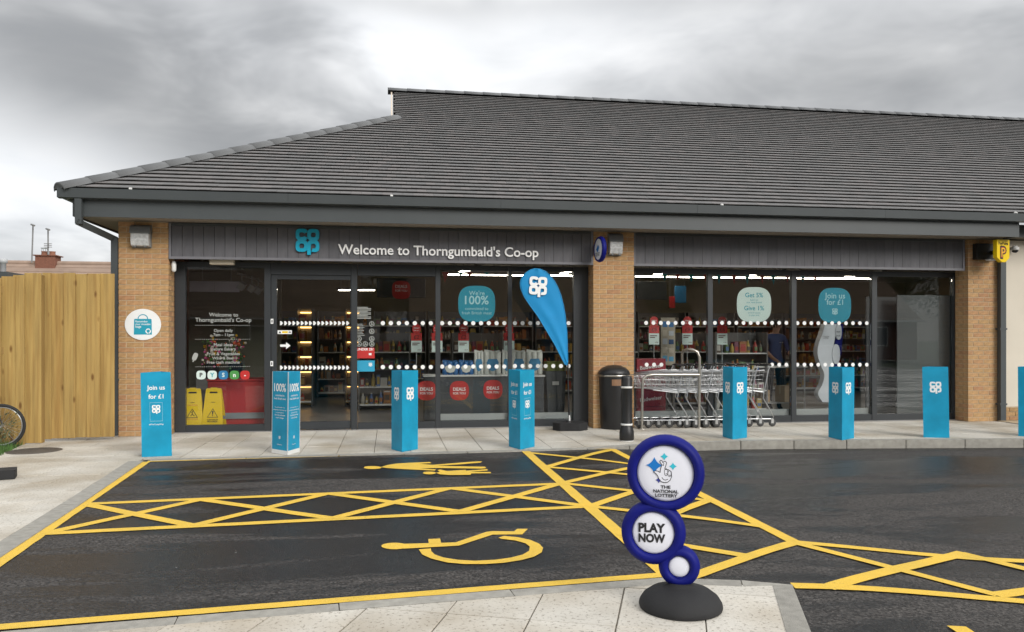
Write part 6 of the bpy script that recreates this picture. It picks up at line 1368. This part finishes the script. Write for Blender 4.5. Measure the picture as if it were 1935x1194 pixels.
# ------------------------------------------------------------------ houses
def bungalow(loc, rz, label, L_=14., D=7., eave=2.5, ridge=4.75, aer=True):
    t = empty('bungalow', loc, rz or .0001, label=label, cat='house', group='bungalows round the car park'); B = lambda *a: MB().box(*a)
    wl = MB().box(-L_ / 2, L_ / 2, -D / 2, D / 2, 0, eave); wl.add([(-L_ / 2, -D / 2, eave), (-L_ / 2, D / 2, eave), (-L_ / 2, 0, ridge - .1)], [(0, 1, 2)]); wl.add([(L_ / 2, -D / 2, eave), (L_ / 2, D / 2, eave), (L_ / 2, 0, ridge - .1)], [(0, 1, 2)]); wl.build('wall', REDBRICK, t, True)
    rf_ = MB(); o = .3; sl_ = (ridge - eave) / (D / 2); n = 11
    for s in (-1, 1):
        for k in range(n):      # courses stepped like tiles
            y0, y1 = (D / 2 + o) * (1 - k / n), (D / 2 + o) * (1 - (k + 1) / n); z0, z1 = ridge - sl_ * y0 + .06, ridge - sl_ * y1 + .02
            rf_.add([(-L_ / 2 - o, s * y0, z0), (L_ / 2 + o, s * y0, z0), (L_ / 2 + o, s * y1, z1), (-L_ / 2 - o, s * y1, z1), (-L_ / 2 - o, s * y0, z0 - .05), (L_ / 2 + o, s * y0, z0 - .05)], [(0, 1, 2, 3), (4, 5, 1, 0)])
    r_ = rf_.build('roof', CLAYT, t, True); MB().tube([(-L_ / 2 - o, 0, ridge + .01), (L_ / 2 + o, 0, ridge + .01)], .12, 8).build('ridge', CLAYT, t, True)
    for x in (-4.5, -1.5, 4.2):
        w_ = empty('window', (0, 0, 0), parent=t); w_.location = (0, 0, 0); ORG[w_.name] = Vector()
        MB().box(x - .9, x + .9, -D / 2 - .03, -D / 2 + .02, .9, 2.2).build('frame', WHITEP, w_, True); 
        for q in (-1, 1): MB().box(x + q * .45 - .38, x + q * .45 + .38, -D / 2 - .036, -D / 2 - .031, 1.0, 2.1).build('pane', mat('window_dark', (.02, .022, .025), .08), w_, True)
    MB().box(1.0, 1.95, -D / 2 - .04, -D / 2 + .02, 0, 2.1).build('door', mat('door_red', (.2, .03, .03), .4), t, True); MB().box(-L_ / 2 - .3, L_ / 2 + .3, -D / 2 - .42, -D / 2 - .32, eave - .2, eave - .08).build('gutter', WHITEP, t, True)
    return t
ch = onY(91, 496, 38.)
bg = bungalow((ch.x + 1.2, 41.0, 0), 0., 'brown roofed bungalow behind the timber fence', 22, 6, 2.6, onY(100, 498, 41.0).z)
zr_ = onY(100, 498, 41.0).z; dxc = onY(91, 484, 41.).x - (ch.x + 1.2); u = 41 * 1.07 / F
cm = empty('chimney', (0, 0, 0), parent=bg); cm.location = (0, 0, 0); ORG[cm.name] = Vector()
MB().box(dxc - 15 * u, dxc + 15 * u, -.35, .35, zr_ - .6, zr_ + 11.5 * u).build('stack', REDBRICK, cm, True); MB().box(dxc - 18 * u, dxc + 18 * u, -.42, .42, zr_ + 11.5 * u, zr_ + 13 * u).build('cap', REDBRICK, cm, True)
for q in (-5.5, 6.5): MB().lathe([(.14, 0), (.13, .16), (.15, .2), (.11, .2), (.1, .05)], 12, Matrix.Translation((dxc + q * u, 0, zr_ + 13 * u))).build('chimney_pot', mat('pot_clay', (.30, .14, .09), .8), cm, True)
k = MB(); k.lathe([(.16, 0), (.16, .02)], 10, Matrix.Translation((dxc - 5.5 * u, 0, zr_ + 13 * u + .34))); 
for q in range(4): k.tube([(dxc - 5.5 * u + .12 * math.cos(q * 1.57), .12 * math.sin(q * 1.57), zr_ + 13 * u + .19), (dxc - 5.5 * u + .12 * math.cos(q * 1.57), .12 * math.sin(q * 1.57), zr_ + 13 * u + .345)], .012, 4)
k.build('cowl', CHROME, cm, True)
ARL = mat('aerial_grey', (.22, .22, .22), .5)
for q0, q1, hh, lab in ((-18.5, -16.5, 61.5, 'tall thin television aerial left of the chimney pots'), (6.0, 6.0, 55, 'television aerial rising from the right chimney pot')):
    t = empty('television_aerial', (ch.x + 1.2 + dxc + q0 * u, 41.0, zr_ + (0 if q0 < 0 else 13 * u)), label=lab, cat='aerial', group='aerials on the bungalow chimney'); m = MB(); x0, x1 = 0, (q1 - q0) * u; z1 = hh * u - (0 if q0 < 0 else 13 * u)
    m.tube([(0, -.45, 0), (x1, -.45, z1)], .035, 6); m.build('mast', ARL, t, True); b_ = MB(); b_.tube([(x1 - .08, -.45, z1), (x1 + .14, -.75, z1 - .07), (x1 + .2, -.8, z1 - .1)], .045, 6); b_.build('boom', ARL, t, True)
    if q0 > 0:
        e = MB(); 
        for w_ in range(3): e.tube([(x1 - .16, -.5, z1 * .42 - w_ * .08), (x1 + .18, -.5, z1 * .42 - w_ * .08)], .018, 5)
        e.build('cross_elements', ARL, t, True)
fp = onY(6, 505, 33.); t = empty('flue_pipe', (fp.x, 33., fp.z - 1), label='pale grey flue pipe rising at the far left above the fence', cat='flue'); MB().lathe([(.10, 0), (.10, 1.0), (.15, 1.02), (.15, 1.16), (.08, 1.18)], 14, Matrix.Translation((fp.x, 33., fp.z - .85))).build('pipe', mat('flue_grey', (.45, .46, .47), .5), t)
lw0 = onY(-60, 520, 33.); t = empty('low_outbuilding', (lw0.x, 33.5, 0), label='grey flat roofed outbuilding under the flue pipe at the far left', cat='outbuilding'); MB().box(lw0.x - 3, onY(24, 520, 33.).x, 32.6, 35, 0, onY(10, 522, 33.).z - .12).build('wall', WHITEP, t); MB().box(lw0.x - 3.1, onY(26, 520, 33.).x, 32.5, 35.1, onY(10, 522, 33.).z - .12, onY(10, 515, 33.).z).build('roof', GREY, t)
# across the car park, behind the photographer: what the shop windows reflect
bungalow((-9.5, -27, 0), R(180), 'bungalow across the road with red door, mirrored in the left panes', 15, 8, 2.7, 5.6); bungalow((9.0, -28.5, 0), R(180), 'bungalow across the road with red door, mirrored in the right panes', 15, 8, 2.7, 5.8); bungalow((27, -27, 0), R(180), 'bungalow far along the road beyond the right panes', 15, 8, 2.7, 5.6)
def tree(x, y, h, r, label, seed):
    q = random.Random(seed); t = empty('tree', (x, y, -.12), label=label, cat='tree', group='trees across the road'); tr_ = MB(); tr_.tube([(x, y, -.12), (x + .1, y, h * .3), (x, y + .1, h * .55), (x + .1, y, h * .85)], [.28, .22, .15, .05], 10); lv = MB()
    cl_ = []
    for k in range(22):
        a, e = q.uniform(0, 6.28), q.uniform(.2, .75); c_ = Vector((x + r * e * math.cos(a), y + r * e * math.sin(a), h * q.uniform(.35, .92))); cl_.append(c_); tr_.tube([(x, y, h * .35), Vector((x, y, h * .45)).lerp(c_, .5), c_], [.09, .06, .02], 6)
    for c_ in cl_:
        for k in range(190):
            d = Vector((q.gauss(0, 1), q.gauss(0, 1), q.gauss(0, .8))) * r * .17; p = c_ + d; s = q.uniform(.10, .2); n_ = Vector((q.gauss(0, 1), q.gauss(0, 1), q.gauss(0, 1))).normalized(); u_ = n_.orthogonal().normalized() * s; v_ = n_.cross(u_); lv.add([p - u_, p + v_ * .5, p + u_, p - v_ * .5], [(0, 1, 2, 3)])
    tr_.build('trunk', POSTM, t); lv.build('crown', LEAF, t)
for i, (x, y, h, r, lab) in enumerate(((-17, -23, 8, 3.4, 'broad tree across the road at the far left of the reflection'), (-.5, -30, 8.5, 3.2, 'tree between the two bungalows across the road'), (18, -26, 8.5, 3.3, 'tree across the road right of the bungalows'), (4, -36, 10, 3.8, 'tall tree behind the bungalows across the road'), (-9, -36, 10, 4, 'tall tree behind the left bungalow across the road'), (13, -37, 10, 4, 'tall tree behind the right bungalow across the road'), (22, -32, 9, 4, 'tree across the road between the right hand bungalows'), (31, -36, 11, 4.5, 'tall tree far along the road on the right'), (-22, -32, 11, 4.5, 'tall tree far along the road on the left'), (38, -30, 11, 4.5, 'farthest tree along the road on the right'))): tree(x, y, h, r, lab, 40 + i)
hd = empty('hedge', (2, -19, -.12), label='clipped green hedge along the far side of the car park', cat='hedge'); hm = MB(); q = random.Random(5)
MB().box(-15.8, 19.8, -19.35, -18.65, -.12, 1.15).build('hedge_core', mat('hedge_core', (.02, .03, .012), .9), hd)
for k in range(9000):
    p = Vector((q.uniform(-16, 20), -18.6 + q.gauss(0, .08), q.uniform(-.1, 1.25))) if k % 3 else Vector((q.uniform(-16, 20), -19 + q.uniform(-.4, .4), 1.18 + q.gauss(0, .06))); s = q.uniform(.05, .10); n_ = Vector((q.gauss(0, 1), q.gauss(0, 1), q.gauss(0, 1))).normalized(); u_ = n_.orthogonal().normalized() * s; v_ = n_.cross(u_); hm.add([p - u_, p + v_ * .6, p + u_, p - v_ * .6], [(0, 1, 2, 3)])
setp(hm.build('leaves', LEAF, hd), kind='stuff')
